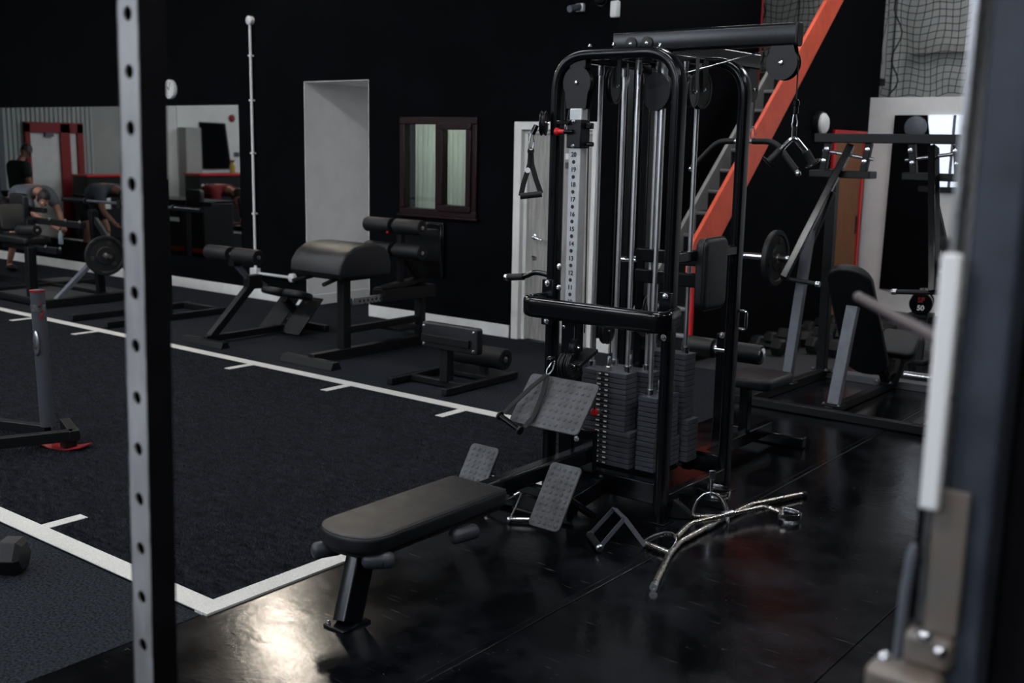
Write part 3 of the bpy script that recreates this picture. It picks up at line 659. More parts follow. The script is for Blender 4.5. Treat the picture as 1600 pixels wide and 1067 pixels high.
# guide rods with collars
def rod(x, y, z0, z1, r=.0125):
    o = MB().cyl((x, y, z0), (x, y, z1), r, 14).build('guide_rod', 'rod_chrome', tw)
    MB().cyl((x, y, z0), (x, y, z0+.035), r*1.7, 16).build('collar', 'chrome', o); MB().cyl((x, y, z1-.07), (x, y, z1), r*1.35, 16).build('bushing', 'steel', o)
RODS = [(-3.185, 4.775, .685), (-2.96, 4.775, .685), (-3.14, 4.93, .675), (-2.935, 4.93, .675), (-2.83, 4.80, .575), (-2.80, 4.96, .575), (-3.0, 5.10, .765), (-2.80, 5.10, .765)]
for x, y, z in RODS: rod(x, y, z, 2.285)
# weight stacks
def stack(x0, x1, y0, y1, ztop, n, nw, extra, face, labels):
    zb = .175; h = (ztop-zb)/n
    st = MB().bx(x0-.01, x1+.01, y0-.005, y1+.005, zb-.018, zb-.002).build('weight_stack', 'powder', tw)
    for i in range(n):
        e = extra if i < nw else 0
        if face == 'y': MB().bx(x0-e*.3, x1+e, y0, y1, zb+i*h+.004, zb+(i+1)*h).build('weight_plate', 'plate_stack', st, bevel=.0012)
        else: MB().bx(x0, x1, y0-e*.3, y1+e, zb+i*h+.004, zb+(i+1)*h).build('weight_plate', 'plate_stack', st, bevel=.0012)
    if labels:
        b = MB(); c = MB(); xc = x0+(x1-x0)*.46
        for i in range(n):
            z = zb+(i+.5)*h
            c.bx(xc-.042, xc+.042, y0-.0012, y0, z-.0075, z+.0075)
            b.bx(xc-.036, xc-.012, y0-.0022, y0-.0012, z-.004, z+.004); b.bx(xc+.014, xc+.034, y0-.0022, y0-.0012, z-.004, z+.004)
        tag(c.build('label_strips', 'black_print', st), kind='stuff'); tag(b.build('weight_labels', 'white_print', st), kind='stuff')
    return st
s1 = stack(-3.20, -2.930, 4.72, 4.83, .685, 18, 7, .035, 'y', True)
MB().tube([(-3.06, 4.72, .475), (-3.075, 4.66, .475)], .007, 10).build('selector_pin', 'chrome', s1)
MB().lathe((-3.075, 4.665, .475), (0, -1, 0), [(.008, 0), (.020, .006), (.021, .02), (.014, .026)], 16).build('pin_knob', 'red_bright', s1)
MB().tube(fil([(-3.075, 4.65, .475), (-3.06, 4.63, .52), (-3.09, 4.66, .60), (-3.09, 4.70, .69)], .03), .004, 6).build('pin_lanyard', 'cable', s1)
stack(-3.18, -2.88, 4.875, 4.985, .675, 18, 7, .03, 'y', False)
stack(-2.875, -2.765, 4.76, 4.99, .575, 15, 6, .03, 'x', False)
stack(-3.05, -2.765, 5.045, 5.155, .765, 20, 8, .035, 'y', False)
for x, y, z in ((-3.075, 4.775, .685), (-3.04, 4.93, .675), (-2.82, 4.88, .575), (-2.9, 5.1, .765)):
    MB().lathe((x, y, z), (0, 0, 1), [(.016, 0), (.016, .015), (.010, .02), (.010, .07), (.006, .075)], 12).build('stem_cap', 'steel', tw)
# padded bumper bar with brackets
bp_ = fil([(-3.315, 4.545, 1.05), (-3.345, 4.40, 1.045), (-3.30, 4.36, 1.045), (-2.56, 4.36, 1.045), (-2.52, 4.40, 1.045), (-2.555, 4.545, 1.05)], .05, 6)
bump = MB().sweep(bp_, [(a_, b_) for a_, b_ in rrect(.052, .105, .024, 5)], up=(0, 0, 1)).build('bumper_bar', 'gloss_black', tw)
for x in (-3.305, -2.60):
    br = MB().bx(x-.035, x+.035, 4.515, 4.53, .93, 1.17).build('bumper_bracket', 'powder', tw, bevel=.003)
    for z in (.95, 1.15): bolt((x, 4.515, z), (0, -1, 0), br)
for x, z in ((-3.245, 1.24), (-3.245, 1.13), (-3.2, .93)): bolt((x, 4.535, z), (0, -1, 0), lf)
# dip handles
dh = MB().tube(fil([(-3.33, 4.57, 1.185), (-3.43, 4.57, 1.195), (-3.49, 4.565, 1.165), (-3.62, 4.56, 1.15)], .03), .014, 12).build('dip_handle', 'gloss_black', tw)
MB().cyl((-3.50, 4.565, 1.163), (-3.60, 4.561, 1.152), .019, 14).build('grip', 'foam', dh); MB().ball((-3.612, 4.56, 1.151), .020, 12, 8).build('end_ball', 'chrome', dh)
dh = MB().tube(fil([(-3.20, 5.25, 1.24), (-3.24, 5.12, 1.245), (-3.20, 5.06, 1.245), (-3.10, 5.10, 1.245)], .03), .013, 12).build('dip_handle', 'chrome', tw)
for z in (1.25, 1.17): bolt((-3.02, 5.20, z), (0, -1, 0), lb)
rail((-3.03, 5.0, .2), (-3.03, 5.0, 2.28), .05, .05, 'centre_post', up=(0, 1, 0)); rail((-3.305+.1, 5.12, .2), (-3.305+.1, 5.12, 2.28), .04, .04, 'centre_post', up=(0, 1, 0))
# chest pad on the lat side
cp = MB().pad(rrect(.245, .36, .045, 5), (-2.60, 4.905, 1.235), (0, 1, 0), (0, 0, 1), .065, .022).build('chest_pad', 'vinyl', tw)
MB().tube([Vector((-2.553, 4.905, 1.235))+Vector((0, a_*1.0, b_*1.0)) for a_, b_ in rrect(.25, .365, .047, 5)], .0035, 6, closed=True).build('piping', 'vinyl', cp)
rail((-3.0, 4.90, 1.30), (-2.60, 4.90, 1.30), .05, .07, 'pad_arm'); rail((-3.0, 4.90, 1.19), (-2.60, 4.90, 1.19), .05, .07, 'pad_arm')
rail((-2.605, 4.6, 1.33), (-2.605, 5.22, 1.33), .04, .05, 'side_brace')
bolt((-2.64, 5.205, .87), (0, -1, 0), lb)
MB().tube(fil([(-2.585, 5.29, 1.0), (-2.55, 5.30, 1.0), (-2.55, 5.30, .9), (-2.585, 5.29, .9)], .02), .008, 8).build('hook', 'chrome', lb)
# rear seat with thigh rollers
sx = -2.86
rail((sx, 5.28, .10), (sx, 6.35, .10), .06, .08, 'rear_rail'); rail((sx, 6.0, .12), (sx, 6.0, .44), .06, .06, 'seat_post', up=(0, 1, 0)); rail((sx-.25, 6.35, .04), (sx+.25, 6.35, .04), .06, .07, 'rear_foot')
MB().pad(rrect(.32, .40, .06, 5), (sx+.05, 6.05, .44), (1, 0, 0), (0, 1, 0), .065, .02).build('rear_seat', 'vinyl', tw)
rail((sx, 5.66, .12), (sx, 5.66, .80), .06, .06, 'roller_post', up=(0, 1, 0))
MB().cyl((sx-.24, 5.66, .70), (sx+.26, 5.66, .70), .012, 12).build('roller_axle', 'chrome', tw)
MB().cyl((sx-.07, 5.66, .70), (sx+.07, 5.66, .70), .032, 18).build('roller_hub', 'chrome', tw)
for s_ in (-1, 1):
    ro = MB().lathe((sx+s_*.05, 5.66, .70), (s_, 0, 0), [(.05, 0), (.058, .006), (.058, .185), (.052, .195)], 24).build('thigh_roller', 'vinyl', tw)
    MB().lathe((sx+s_*.245, 5.66, .70), (s_, 0, 0), [(.042, 0), (.042, .006), (.02, .014), (.01, .016)], 20).build('roller_cap', 'chrome', ro)

# ---- low row bench: beam, seat, leg, foot plates
beam = rail((MX, 4.53, .285), (MX, 3.05, .285), .075, .085, 'row_beam', bev=.012)
bolt((MX-.02, 4.455, .375), (0, -1, 0), tw); MB().bx(MX-.06, MX+.06, 4.49, 4.53, .2, .42).build('beam_flange', 'powder', tw, bevel=.004)
sc_ = -2.985
half = .165; y0, y1 = 2.74, 3.60
outl = [(half-.01, y1), (-half+.01, y1)]
n_ = 14
left = [(-half, y1-.03)]+[(-half, 3.10)]
arc = []
for i in range(n_+1):
    t = pi*i/n_; arc.append((-half*cos(t)*(1 if abs(cos(t)) < .99 else 1), y0+.12-.135*sin(t)**.8))
outline = left+[(-half, 2.98)]+arc+[(half, 2.98), (half, 3.10), (half, y1-.03)]+outl
seat = MB().pad([(a_, b_) for a_, b_ in outline], (sc_, 0, .285), (1, 0, 0), (0, 1, 0), .078, .022, 5).build('row_seat', 'vinyl', tw)
MB().tube([(sc_+a_*.965, b_ if b_ > 3.0 else b_+.006, .357) for a_, b_ in outline], .0028, 6, closed=True).build('seam', 'vinyl', seat)
MB().prism([(a_*.9, 3.17+(b_-3.17)*.95) for a_, b_ in outline], (sc_, 0, .272), (1, 0, 0), (0, 1, 0), .014).build('seat_board', 'rubber_black', seat)
MB().bar((sc_, 2.95, .255), (sc_, 3.5, .255), .075, .05).build('seat_beam', 'powder', tw, bevel=.01)
leg = MB().sweep([(sc_+.055, 2.735, .008), (sc_+.01, 2.86, .25)], rrect(.075, .10, .012), up=(0, 1, 0)).build('row_leg', 'powder', tw)
MB().pad(rrect(.12, .15, .01), (sc_+.055, 2.735, 0), (1, 0, 0), (0, 1, 0), .009, .002, 2).build('foot_flange', 'powder', leg); bolt((sc_+.01, 2.68, .009), (0, 0, 1), leg, .006)
MB().cyl((sc_-.15, 2.83, .252), (sc_+.17, 2.83, .252), .014, 12).build('bumper_axle', 'powder', tw)
for p0, p1 in (((sc_-.135, 2.75, .25), (sc_-.10, 2.83, .25)), ((sc_+.10, 2.80, .255), (sc_+.165, 2.86, .255)), ((sc_+.15, 3.26, .235), (sc_+.17, 3.36, .235))):
    a = Vector(p0); c = Vector(p1); d = (c-a).normalized(); MB().tube([a-d*.02, a-d*.012, a, c, c+d*.012, c+d*.02], [.014, .028, .034, .034, .028, .014], 14).build('rubber_bumper', 'bumper_grey', tw)
MB().bar((sc_+.0, 3.31, .24), (sc_+.16, 3.31, .24), .03, .02).build('bumper_bracket', 'powder', tw)
def foot_plate(c, u, v, w, h, nx, ny, name):
    u = Vector(u).normalized(); v = Vector(v).normalized(); n = u.cross(v); c = Vector(c)
    if n.y > 0: n = -n; u = -u
    fp = MB().prism(rrect(w, h, .022, 5), c, u, v, .010).build(name, 'rubber_grey', tw, bevel=.003)
    MB().prism(rrect(w*.98, h*.98, .02, 5), c-n*.006, u, v, .006).build('backing_plate', 'powder', fp)
    b = MB()
    for i in range(nx):
        for j in range(ny):
            p = c+u*((i+.5)/nx-.5)*w*.9+v*((j+.5)/ny-.5)*h*.93+n*.0095
            b.lathe(p, n, [(.0105, 0), (.010, .0025), (.006, .0042), (.001, .0046)], 8)
    tag(b.build('rubber_studs', 'rubber_grey', fp), kind='stuff'); return fp
# big row plate: top (Y 4.30, z .71), bottom (Y 4.12, z .50)
foot_plate((-3.02, 4.21, .605), (1, 0, 0), (0, .18, .21), .415, .285, 11, 7, 'row_foot_plate')
for cx in (-3.285, -2.795):
    foot_plate((cx, 3.925, .25), (1, 0, 0), (0.02, .15, .27), .175, .315, 5, 10, 'foot_plate')
rail((-3.30, 4.02, .22), (-2.78, 4.02, .22), .05, .05, 'foot_plate_bar')
rail((-3.45, 4.25, .06), (-2.93, 4.25, .06), .06, .09, 'front_foot'); rail((-2.95, 4.25, .09), (-2.95, 4.55, .13), .06, .09, 'foot_rail')
rail((MX, 4.25, .1), (MX, 4.25, .25), .05, .05, 'foot_post', up=(0, 1, 0))
for cx in (-3.28, -2.80): rail((cx, 4.02, .22), (cx, 4.25, .07), .04, .03, 'plate_strut')
rail((-3.1, 4.53, .72), (-3.1, 4.30, .66), .05, .05, 'plate_arm')
# row pulley block
rp = thing_parent = tw
pulley((-3.06, 4.34, .775), (1, .2, 0), .062, tw); pulley((-3.04, 4.40, .86), (1, .2, 0), .045, tw); pulley((-3.02, 4.34, .78), (1, .2, 0), .062, tw)
MB().bar((-3.0, 4.34, .78), (-3.0, 4.5, .84), .02, .07, (1, 0, 0)).build('pulley_bracket', 'plastic_black', tw, bevel=.003)
MB().lathe((-3.10, 4.31, .80), (-.5, -1, .3), [(.012, 0), (.018, .01), (.018, .03), (.008, .04)], 12).build('cable_stop', 'gloss_black', tw)

# ================================================================== CABLE ATTACHMENTS
def ring(c, ax, r, t, parent, name='ring', m='steel', n=20):
    a = Vector(ax).normalized(); u = a.orthogonal().normalized(); w = a.cross(u)
    return MB().tube([Vector(c)+(u*cos(2*pi*i/n)+w*sin(2*pi*i/n))*r for i in range(n)], t, 8, closed=True).build(name, m, parent)
def carabiner(p0, p1, parent, w=.013, t=.0035, m='steel'):
    p0 = Vector(p0); p1 = Vector(p1); d = (p1-p0); L = d.length; d.normalize(); sd = Vector((.8, .6, 0)); sd = (sd-d*sd.dot(d)).normalized(); c = (p0+p1)/2
    pts = []
    for i in range(20):
        a = 2*pi*i/20; k = w*(1. if cos(a) > 0 else .7); pts.append(c+d*cos(a)*L/2+sd*sin(a)*k)
    return MB().tube(pts, t, 6, closed=True).build('carabiner', m, parent)
# stirrup handle hanging on the left
h = thing('stirrup_handle', 'black webbing stirrup handle hanging beside the white door frame', 'handle', (-3.33, 4.45, 1.6))
o_ = Vector((-3.352, 4.42, 0))
def hp(dx, z): return o_+Vector((dx*.82, dx*.57, z))
MB().tube([hp(.02, 1.955), hp(-.0, 1.91)], .014, 10).build('rubber_stop', 'gloss_black', h)
carabiner(hp(-.002, 1.915), hp(-.006, 1.83), h)
ring(hp(-.006, 1.825), (.5, -.8, 0), .015, .003, h, m='gloss_black')
def strap(pts, w, t, parent, name='strap', m='shirt_black', up=(.57, -.82, 0)):
    return MB().sweep(pts, rrect(w, t, min(w, t)*.3, 2), up=up).build(name, m, parent)
strap([hp(-.006, 1.83), hp(-.010, 1.76), hp(-.040, 1.66), hp(-.052, 1.60)], .026, .005, h); strap([hp(-.006, 1.83), hp(.0, 1.76), hp(.025, 1.68), hp(.05, 1.615)], .026, .005, h)
MB().cyl(hp(-.055, 1.598), hp(.055, 1.612), .016, 14).build('grip', 'foam', h); MB().lathe(hp(-.02, 1.73), (.57, -.82, 0), [(.014, 0), (.014, .004)], 14).build('badge', 'white_print', h)
# V press-down bar on the lat cable
h = thing('pressdown_bar', 'chrome V shaped press down bar hanging from the lat pulley', 'handle', (-2.17, 4.9, 1.7))
c = Vector((-2.169, 4.9, 0))
def q(dx, z, dy=0): return c+Vector((dx*.8, dx*.6+dy, z))
MB().lathe(q(0, 2.09), (0, 0, -1), [(.008, 0), (.017, .008), (.017, .028), (.013, .032), (.014, .065), (.008, .07)], 16).build('cable_ball', 'gloss_black', h)
carabiner(q(0, 2.03), q(0, 1.945), h, .013); MB().sweep([q(0, 1.965), q(0, 1.90)], rrect(.024, .008, .003, 2), up=(.6, -.8, 0)).build('eye_plate', 'chrome', h)
MB().tube(fil([q(-.075, 1.835), q(-.012, 1.905), q(.012, 1.905), q(.075, 1.835)], .02, 6), .0135, 14).build('bent_bar', 'chrome', h)
for s_, e in ((-1, (-.108, 1.80)), (1, (.095, 1.80))):
    st0 = (s_*.060, 1.852); g_ = MB().cyl(q(*st0), q(*e), .019, 16).build('grip', 'foam', h); d = (q(*e)-q(*st0)).normalized()
    MB().lathe(q(*e), d, [(.020, 0), (.040, .002), (.040, .008), (.034, .012)], 24).build('end_disc', 'plastic_black' if s_ < 0 else 'chrome', h)
# wide lat bar on the rear cable
h = thing('lat_bar', 'wide black gripped lat bar hanging behind the cable machine', 'bar', (-2.965, 6.03, 1.7))
pts = fil([(-3.325, 6.03, 1.735), (-3.155, 6.03, 1.90), (-2.785, 6.03, 1.905), (-2.625, 6.03, 1.72)], .06, 6)
MB().tube(pts, .013, 12).build('bar', 'steel', h)
MB().tube(fil([(-3.325, 6.03, 1.735), (-3.155, 6.03, 1.90), (-3.045, 6.03, 1.903)], .06, 6), .018, 12).build('grip', 'foam', h); MB().tube(fil([(-2.925, 6.03, 1.904), (-2.785, 6.03, 1.905), (-2.640, 6.03, 1.74)], .06, 6), .018, 12).build('grip', 'foam', h)
MB().ball((-2.627, 6.03, 1.722), .017, 12, 8).build('end_ball', 'chrome', h); MB().ball((-3.330, 6.03, 1.73), .017, 12, 8).build('end_ball', 'chrome', h); carabiner((-2.930, 6.03, 1.99), (-2.930, 6.03, 1.915), h)
# strap handle resting on the row plate
h = thing('row_strap_handle', 'black strap handle resting on the studded row plate', 'handle', (-3.1, 4.15, .55))
p = Vector((-3.10, 4.27, .775))
carabiner((-3.09, 4.295, .80), (-3.105, 4.26, .735), h)
strap([(-3.105, 4.262, .735), (-3.15, 4.19, .675), (-3.215, 4.12, .585), (-3.235, 4.085, .545)], .028, .005, h, up=(0, -.75, .65)); strap([(-3.105, 4.262, .735), (-3.085, 4.20, .65), (-3.085, 4.13, .55), (-3.10, 4.075, .50)], .028, .005, h, up=(0, -.75, .65))
MB().cyl((-3.245, 4.065, .535), (-3.105, 4.045, .49), .015, 14).build('grip', 'gloss_black', h)
for e, d in (((-3.245, 4.065, .535), (-1, .15, .3)), ((-3.105, 4.045, .49), (1, -.15, -.3))): MB().lathe(e, d, [(.022, -.004), (.024, 0), (.022, .006)], 16).build('end_disc', 'plastic_black', h)
# V row handle standing on the floor
h = thing('double_row_grip', 'dark grey double grip row handle standing on the rubber floor', 'handle', (-2.55, 4.15, 0))
A1, A2 = V(-2.69, 4.27, .13), V(-2.573, 4.178, .13)
g1, g2 = V(-2.736, 4.134, .02), V(-2.602, 4.017, .022)
MB().cyl(g1, g2, .017, 16).build('grip', 'foam', h)
for e, d in ((g1, g1-g2), (g2, g2-g1)): MB().lathe(e, d, [(.019, -.004), (.019, .003), (.012, .009)], 16).build('end_cap', 'steel', h)
def flatbar(p0, p1, w, t, up, name='strap_plate', m='powder_grey', par=None): return MB().bar(p0, p1, w, t, up).build(name, m, par, bevel=.0015)
dk_ = 'plate_stack'
flatbar(g1+V(0, 0, .004), A1, .022, .005, (.9, -.3, .3), m=dk_, par=h); flatbar(g2+V(0, 0, .004), A2, .022, .005, (.9, -.3, .3), m=dk_, par=h)
flatbar(A1, A2, .03, .006, (0, .3, 1), m=dk_, par=h); flatbar(A2, (-2.472, 4.205, .012), .024, .005, (.5, -.6, .6), m=dk_, par=h)
# chrome double D bar
def dring(c, u, v, w, hh, parent, strap_w=.026, t=.004, name='stirrup'):
    """flat bar bow over a round grip: u along grip, v away from it"""
    c = Vector(c); u = Vector(u).normalized(); v = Vector(v).normalized(); n = u.cross(v)
    pts = [c-u*w/2]+[c+(-u*cos(pi*i/16)*w/2+v*sin(pi*i/16)*hh) for i in range(17)]+[c+u*w/2]
    o = MB().sweep(pts[1:-1], rrect(strap_w, t, t*.3, 2), up=tuple(-u)).build(name, 'chrome', parent)
    MB().cyl(c-u*w/2, c+u*w/2, .013, 14).build('grip', 'steel_worn', parent); return o
h = thing('double_d_bar', 'chrome lat bar with a D shaped grip at each end on the floor', 'bar', (-2.3, 4.7, 0))
dring((-2.412, 4.206, .018), (.152, -.03, 0), (.06, 1, .22), .155, .135, h)
MB().tube(fil([(-2.375, 4.325, .045), (-2.411, 4.521, .05), (-2.339, 4.751, .05), (-2.244, 5.011, .05), (-2.165, 5.01, .04)], .05, 5), .0125, 12).build('bar', 'steel_worn', h)
dring((-2.16, 5.02, .03), (.35, -.9, .0), (.9, .35, -.05), .13, .10, h, .03)
MB().cyl((-2.345, 4.735, .05), (-2.325, 4.80, .05), .02, 14).build('collar', 'steel', h); ring((-2.325, 4.755, .024), (1, .3, 0), .017, .006, h, 'eye')
# long bent bar
h = thing('long_pull_bar', 'long worn chrome pull bar with angled ends on the rubber floor', 'bar', (-2.25, 4.6, 0))
pts = fil([(-2.183, 3.80, .016), (-2.325, 4.175, .016), (-2.367, 4.345, .016), (-2.363, 4.80, .016), (-2.352, 5.06, .02), (-2.214, 5.44, .016)], .035, 5)
lbar = MB().tube(pts, .0145, 14).build('bar', 'steel_worn', h)
MB().lathe((-2.183, 3.80, .016), (.35, -.94, 0), [(.0175, -.03), (.0175, .004), (.008, .004), (.007, -.004)], 16).build('end_cap', 'steel', h); MB().cyl((-2.363, 4.60, .016), (-2.363, 4.66, .016), .018, 14).build('weld_collar', 'steel', h); MB().lathe((-2.214, 5.44, .016), (.34, .94, 0), [(.0165, -.02), (.0165, .006)], 12).build('end_plug', 'rubber_black', h)
# standing D handle
h = thing('single_d_handle', 'chrome single D handle standing upright with its eye bolt on top', 'handle', (-2.46, 4.83, 0))
c0 = V(-2.437, 4.775, 0)
u_ = V(.148, .104, 0).normalized()
b_pts = [c0+(-u_*cos(pi*i/16)*.085+V(0, 0, .115*sin(pi*i/16)))+V(0, 0, .02) for i in range(17)]
MB().sweep(b_pts, rrect(.03, .004, .001, 2), up=(0, 0, 1)).build('bow', 'chrome', h)
MB().bar(c0-u_*.085+V(0, 0, .015), c0+u_*.085+V(0, 0, .015), .03, .012).build('flat_grip', 'steel_worn', h, bevel=.003)
MB().cyl(c0+V(0, 0, .13), c0+V(0, 0, .21), .010, 12).build('shank', 'chrome', h)
MB().prism(rrect(.032, .05, .008, 3), c0+V(0, 0, .232)+V(.0, .005, 0), tuple(u_), (0, 0, 1), .008).build('eye_plate', 'chrome', h, bevel=.002)
MB().lathe(c0+V(0, 0, .238)+V(0, .004, 0), V(u_.y, -u_.x, 0), [(.007, -.002), (.007, .003)], 10).build('eye_hole', 'black_print', h)
h = thing('flat_d_ring', 'wide chrome flat ring lying behind the standing D handle', 'ring', (-2.52, 4.98, 0))
MB().sweep([V(-2.515, 4.97, .075)+V(cos(2*pi*i/24)*.085, sin(2*pi*i/24)*.075, .0) for i in range(24)], rrect(.004, .045, .001, 2), up=(0, 0, 1), closed=True).build('band', 'chrome', h)
MB().bx(-2.58, -2.45, 4.94, 5.0, 0, .052).build('rubber_block', 'rubber_black', h, bevel=.006)
# triangle chrome V handle under the foot plates
h = thing('v_row_grip', 'small chrome V row grip under the bench foot plate', 'handle', (-3.25, 4.1, 0))
ap = V(-3.215, 4.23, .115)
for e in ((-3.345, 4.10, .018), (-3.165, 4.06, .018)):
    MB().tube([ap, Vector(e)], .008, 10).build('arm', 'chrome', h); MB().ball(e, .017, 12, 8).build('end_ball', 'chrome', h)
MB().cyl((-3.165, 4.06, .018), (-3.05, 4.15, .02), .012, 12).build('cross_bar', 'chrome', h)
h = thing('ankle_strap', 'dark wedge shaped ankle cuff behind the tower leg', 'ankle cuff', (-2.56, 4.68, 0))
MB().prism([(-.07, 0), (.08, 0), (.06, .04), (-.02, .105), (-.055, .09)], (-2.555, 4.66, 0), (.87, .49, 0), (0, 0, 1), -.06).build('cuff', 'rubber_black', h, bevel=.01); ring((-2.60, 4.70, .09), (0, 1, .3), .018, .004, h, 'buckle_ring', 'steel')
h = thing('black_ball_cuff', 'small black rubber ball cuff with snap hook under the bench', 'cuff', (-3.40, 4.22, 0)); MB().ball((-3.42, 4.34, .04), .04, 14, 10, (1.2, .9, 1)).build('ball', 'foam', h); carabiner((-3.44, 4.24, .012), (-3.40, 4.15, .012), h)
for i, (x, y, r_) in enumerate(((-2.52, 4.90, 14), (-1.86, 4.66, 10))): pass

# ================================================================== RACK UPRIGHTS NEAR THE CAMERA
def holed_post(name, label, c, w, d, z0, z1, pitch_, hr, m_face, m_side, lean=None, zoff=0.):
    """square tube with real round holes through the -Y and +Y faces"""
    t = thing(name, label, 'rack upright', (c[0], c[1], 0)); x0, x1 = c[0]-w/2, c[0]+w/2; y0, y1 = c[1]-d/2, c[1]+d/2
    vs = []; fs = []; n = 16; zc = z0+.06+zoff; b = MB(); cells = []
    z = z0
    while zc+pitch_/2 < z1: cells.append(zc); zc += pitch_
    for yy in (y0, y1):
        b = MB(); lo = z0
        for zc in cells:
            za, zb = zc-hr*1.5, zc+hr*1.5
            if za > lo: b.add([(x0, yy, lo), (x1, yy, lo), (x1, yy, za), (x0, yy, za)], [(0, 1, 2, 3)])
            circ = [(c[0]+hr*cos(2*pi*i/n), yy, zc+hr*sin(2*pi*i/n)) for i in range(n)]
            outr = []
            for i in range(n):
                a = 2*pi*i/n; cx, cz = cos(a), sin(a); k = min((w/2)/abs(cx) if abs(cx) > 1e-6 else 9, (hr*1.5)/abs(cz) if abs(cz) > 1e-6 else 9)
                outr.append((c[0]+cx*k, yy, zc+cz*k))
            vv = circ+outr; ff = [(i, (i+1) % n, n+(i+1) % n, n+i) for i in range(n)]
            # corner fillers
            cor = [(x1, yy, zb), (x0, yy, zb), (x0, yy, za), (x1, yy, za)]
            angs = [math.atan2(hr*1.5, w/2), pi-math.atan2(hr*1.5, w/2), pi+math.atan2(hr*1.5, w/2), 2*pi-math.atan2(hr*1.5, w/2)]
            for q_, a in zip(cor, angs):
                i = int(a/(2*pi)*n) % n; vv.append(q_); ff.append((n+i, len(vv)-1, n+(i+1) % n))
            b.add(vv, ff)
            yi = yy+.004*(1 if yy == y0 else -1); b.add(circ+[(p[0], yi, p[2]) for p in circ], [(i, (i+1) % n, n+(i+1) % n, n+i) for i in range(n)])
            lo = zb
        b.add([(x0, yy, lo), (x1, yy, lo), (x1, yy, z1), (x0, yy, z1)], [(0, 1, 2, 3)])
        b.build('drilled_face', m_face, t, smooth=0)
    for s_, xx in ((-1, x0), (1, x1)):
        b = MB(); b.add([(xx, y0, z0), (xx, y1, z0), (xx, y1, z1), (xx, y0, z1)], [(0, 1, 2, 3)]); xi = xx-s_*.004
        b.add([(xi, y0, z0), (xi, y1, z0), (xi, y1, z1), (xi, y0, z1)], [(0, 1, 2, 3)])
        b.add([(xx, y0, z0), (xi, y0, z0), (xi, y0, z1), (xx, y0, z1), (xx, y1, z0), (xi, y1, z0), (xi, y1, z1), (xx, y1, z1)], [(0, 1, 2, 3), (4, 5, 6, 7)]); b.build('side_face', m_side, t, smooth=0)
    MB().bx(x0, x1, y0, y1, z1, z1+.004).build('top_cap', 'plastic_black', t)
    MB().bx(x0-.04, x1+.04, y0-.04, y1+.04, 0, .008).build('base_plate', m_side, t, bevel=.002)
    return t
lp = holed_post('rack_upright', 'worn steel rack upright with round holes, nearest on the left', (-1.779, 1.162), .066, .055, .008, 2.42, .1, .0135, 'post_metal', 'post_dark', zoff=.0)
lp.rotation_euler = Matrix.Rotation(R(1.1), 3, Vector((-.62, .79, 0))).to_euler()
lp.location = (lp.location.x-.024, lp.location.y-.019, 0)
# right foreground upright with J cup and band peg
rp_ = thing('rack_upright', 'dark blurred rack upright close by on the right edge', 'rack upright', (-.34, 1.40, 0))
MB().sweep([(-.343, 1.40, .008), (-.343, 1.40, 2.42)], rrect(.058, .075, .008, 3), up=(0, 1, 0)).build('tube', 'upright_blue', rp_); MB().bx(-.40, -.28, 1.33, 1.47, 0, .008).build('base_plate', 'post_dark', rp_, bevel=.002)
MB().sweep([(-.343, 1.40, 2.42), (-.343, 1.40, 2.43)], rrect(.062, .079, .008, 3), up=(0, 1, 0)).build('top_cap', 'plastic_black', rp_)
MB().sweep([(-.285, 1.455, .008), (-.285, 1.455, 2.42)], rrect(.055, .08, .006, 3), up=(0, 1, 0)).build('rear_tube', 'post_dark', rp_)
jc = thing('j_cup', 'steel bar holder with a white plastic strip on the right upright', 'bar holder', (-.38, 1.35, 1.2))
MB().bx(-.392, -.382, 1.352, 1.44, 1.26, 2.06).build('side_plate', 'steel', jc, bevel=.002)
MB().bx(-.400, -.392, 1.352, 1.40, 1.26, 1.75).build('side_spacer', 'powder', jc, bevel=.002)
MB().bx(-.3955, -.3715, 1.336, 1.35, 1.413, 1.733).build('plastic_strip', 'uhmw', jc, bevel=.004)
MB().bx(-.382, -.339, 1.352, 1.361, 1.25, 1.44).build('worn_plate', 'worn_plate', jc, bevel=.003)
MB().bx(-.435, -.345, 1.30, 1.36, 1.165, 1.205).build('shelf', 'worn_plate', jc, bevel=.01)
MB().bx(-.400, -.34, 1.335, 1.37, 1.205, 1.25).build('shelf_block', 'worn_plate', jc, bevel=.008)
for dx, dz in ((-.372, 1.25), (-.353, 1.235), (-.42, 1.205)): MB().ball((dx, 1.335, dz), .009, 12, 8).build('stud', 'chrome', jc)
MB().tube([(-.408, 1.345, 1.205), (-.404, 1.345, 1.30), (-.400, 1.345, 1.35), (-.398, 1.345, 1.362)], [.005, .007, .007, .004], 10).build('lip', 'powder_grey', jc)
pg = thing('band_peg', 'thin steel peg sticking out from the right rack upright', 'peg', (-.37, 1.36, 1.63))
k0, k1 = V(-.3855, 1.3615, 1.62), V(-.683, 1.86, 1.600)
MB().cyl(k0, k1, .0088, 14).build('rod', 'peg_grey', pg); MB().lathe(k1, k1-k0, [(.0093, -.004), (.0093, .003), (.005, .007)], 14).build('tip', 'steel', pg); MB().lathe(k0, k1-k0, [(.013, 0), (.013, .01)], 14).build('collar', 'steel_worn', pg)

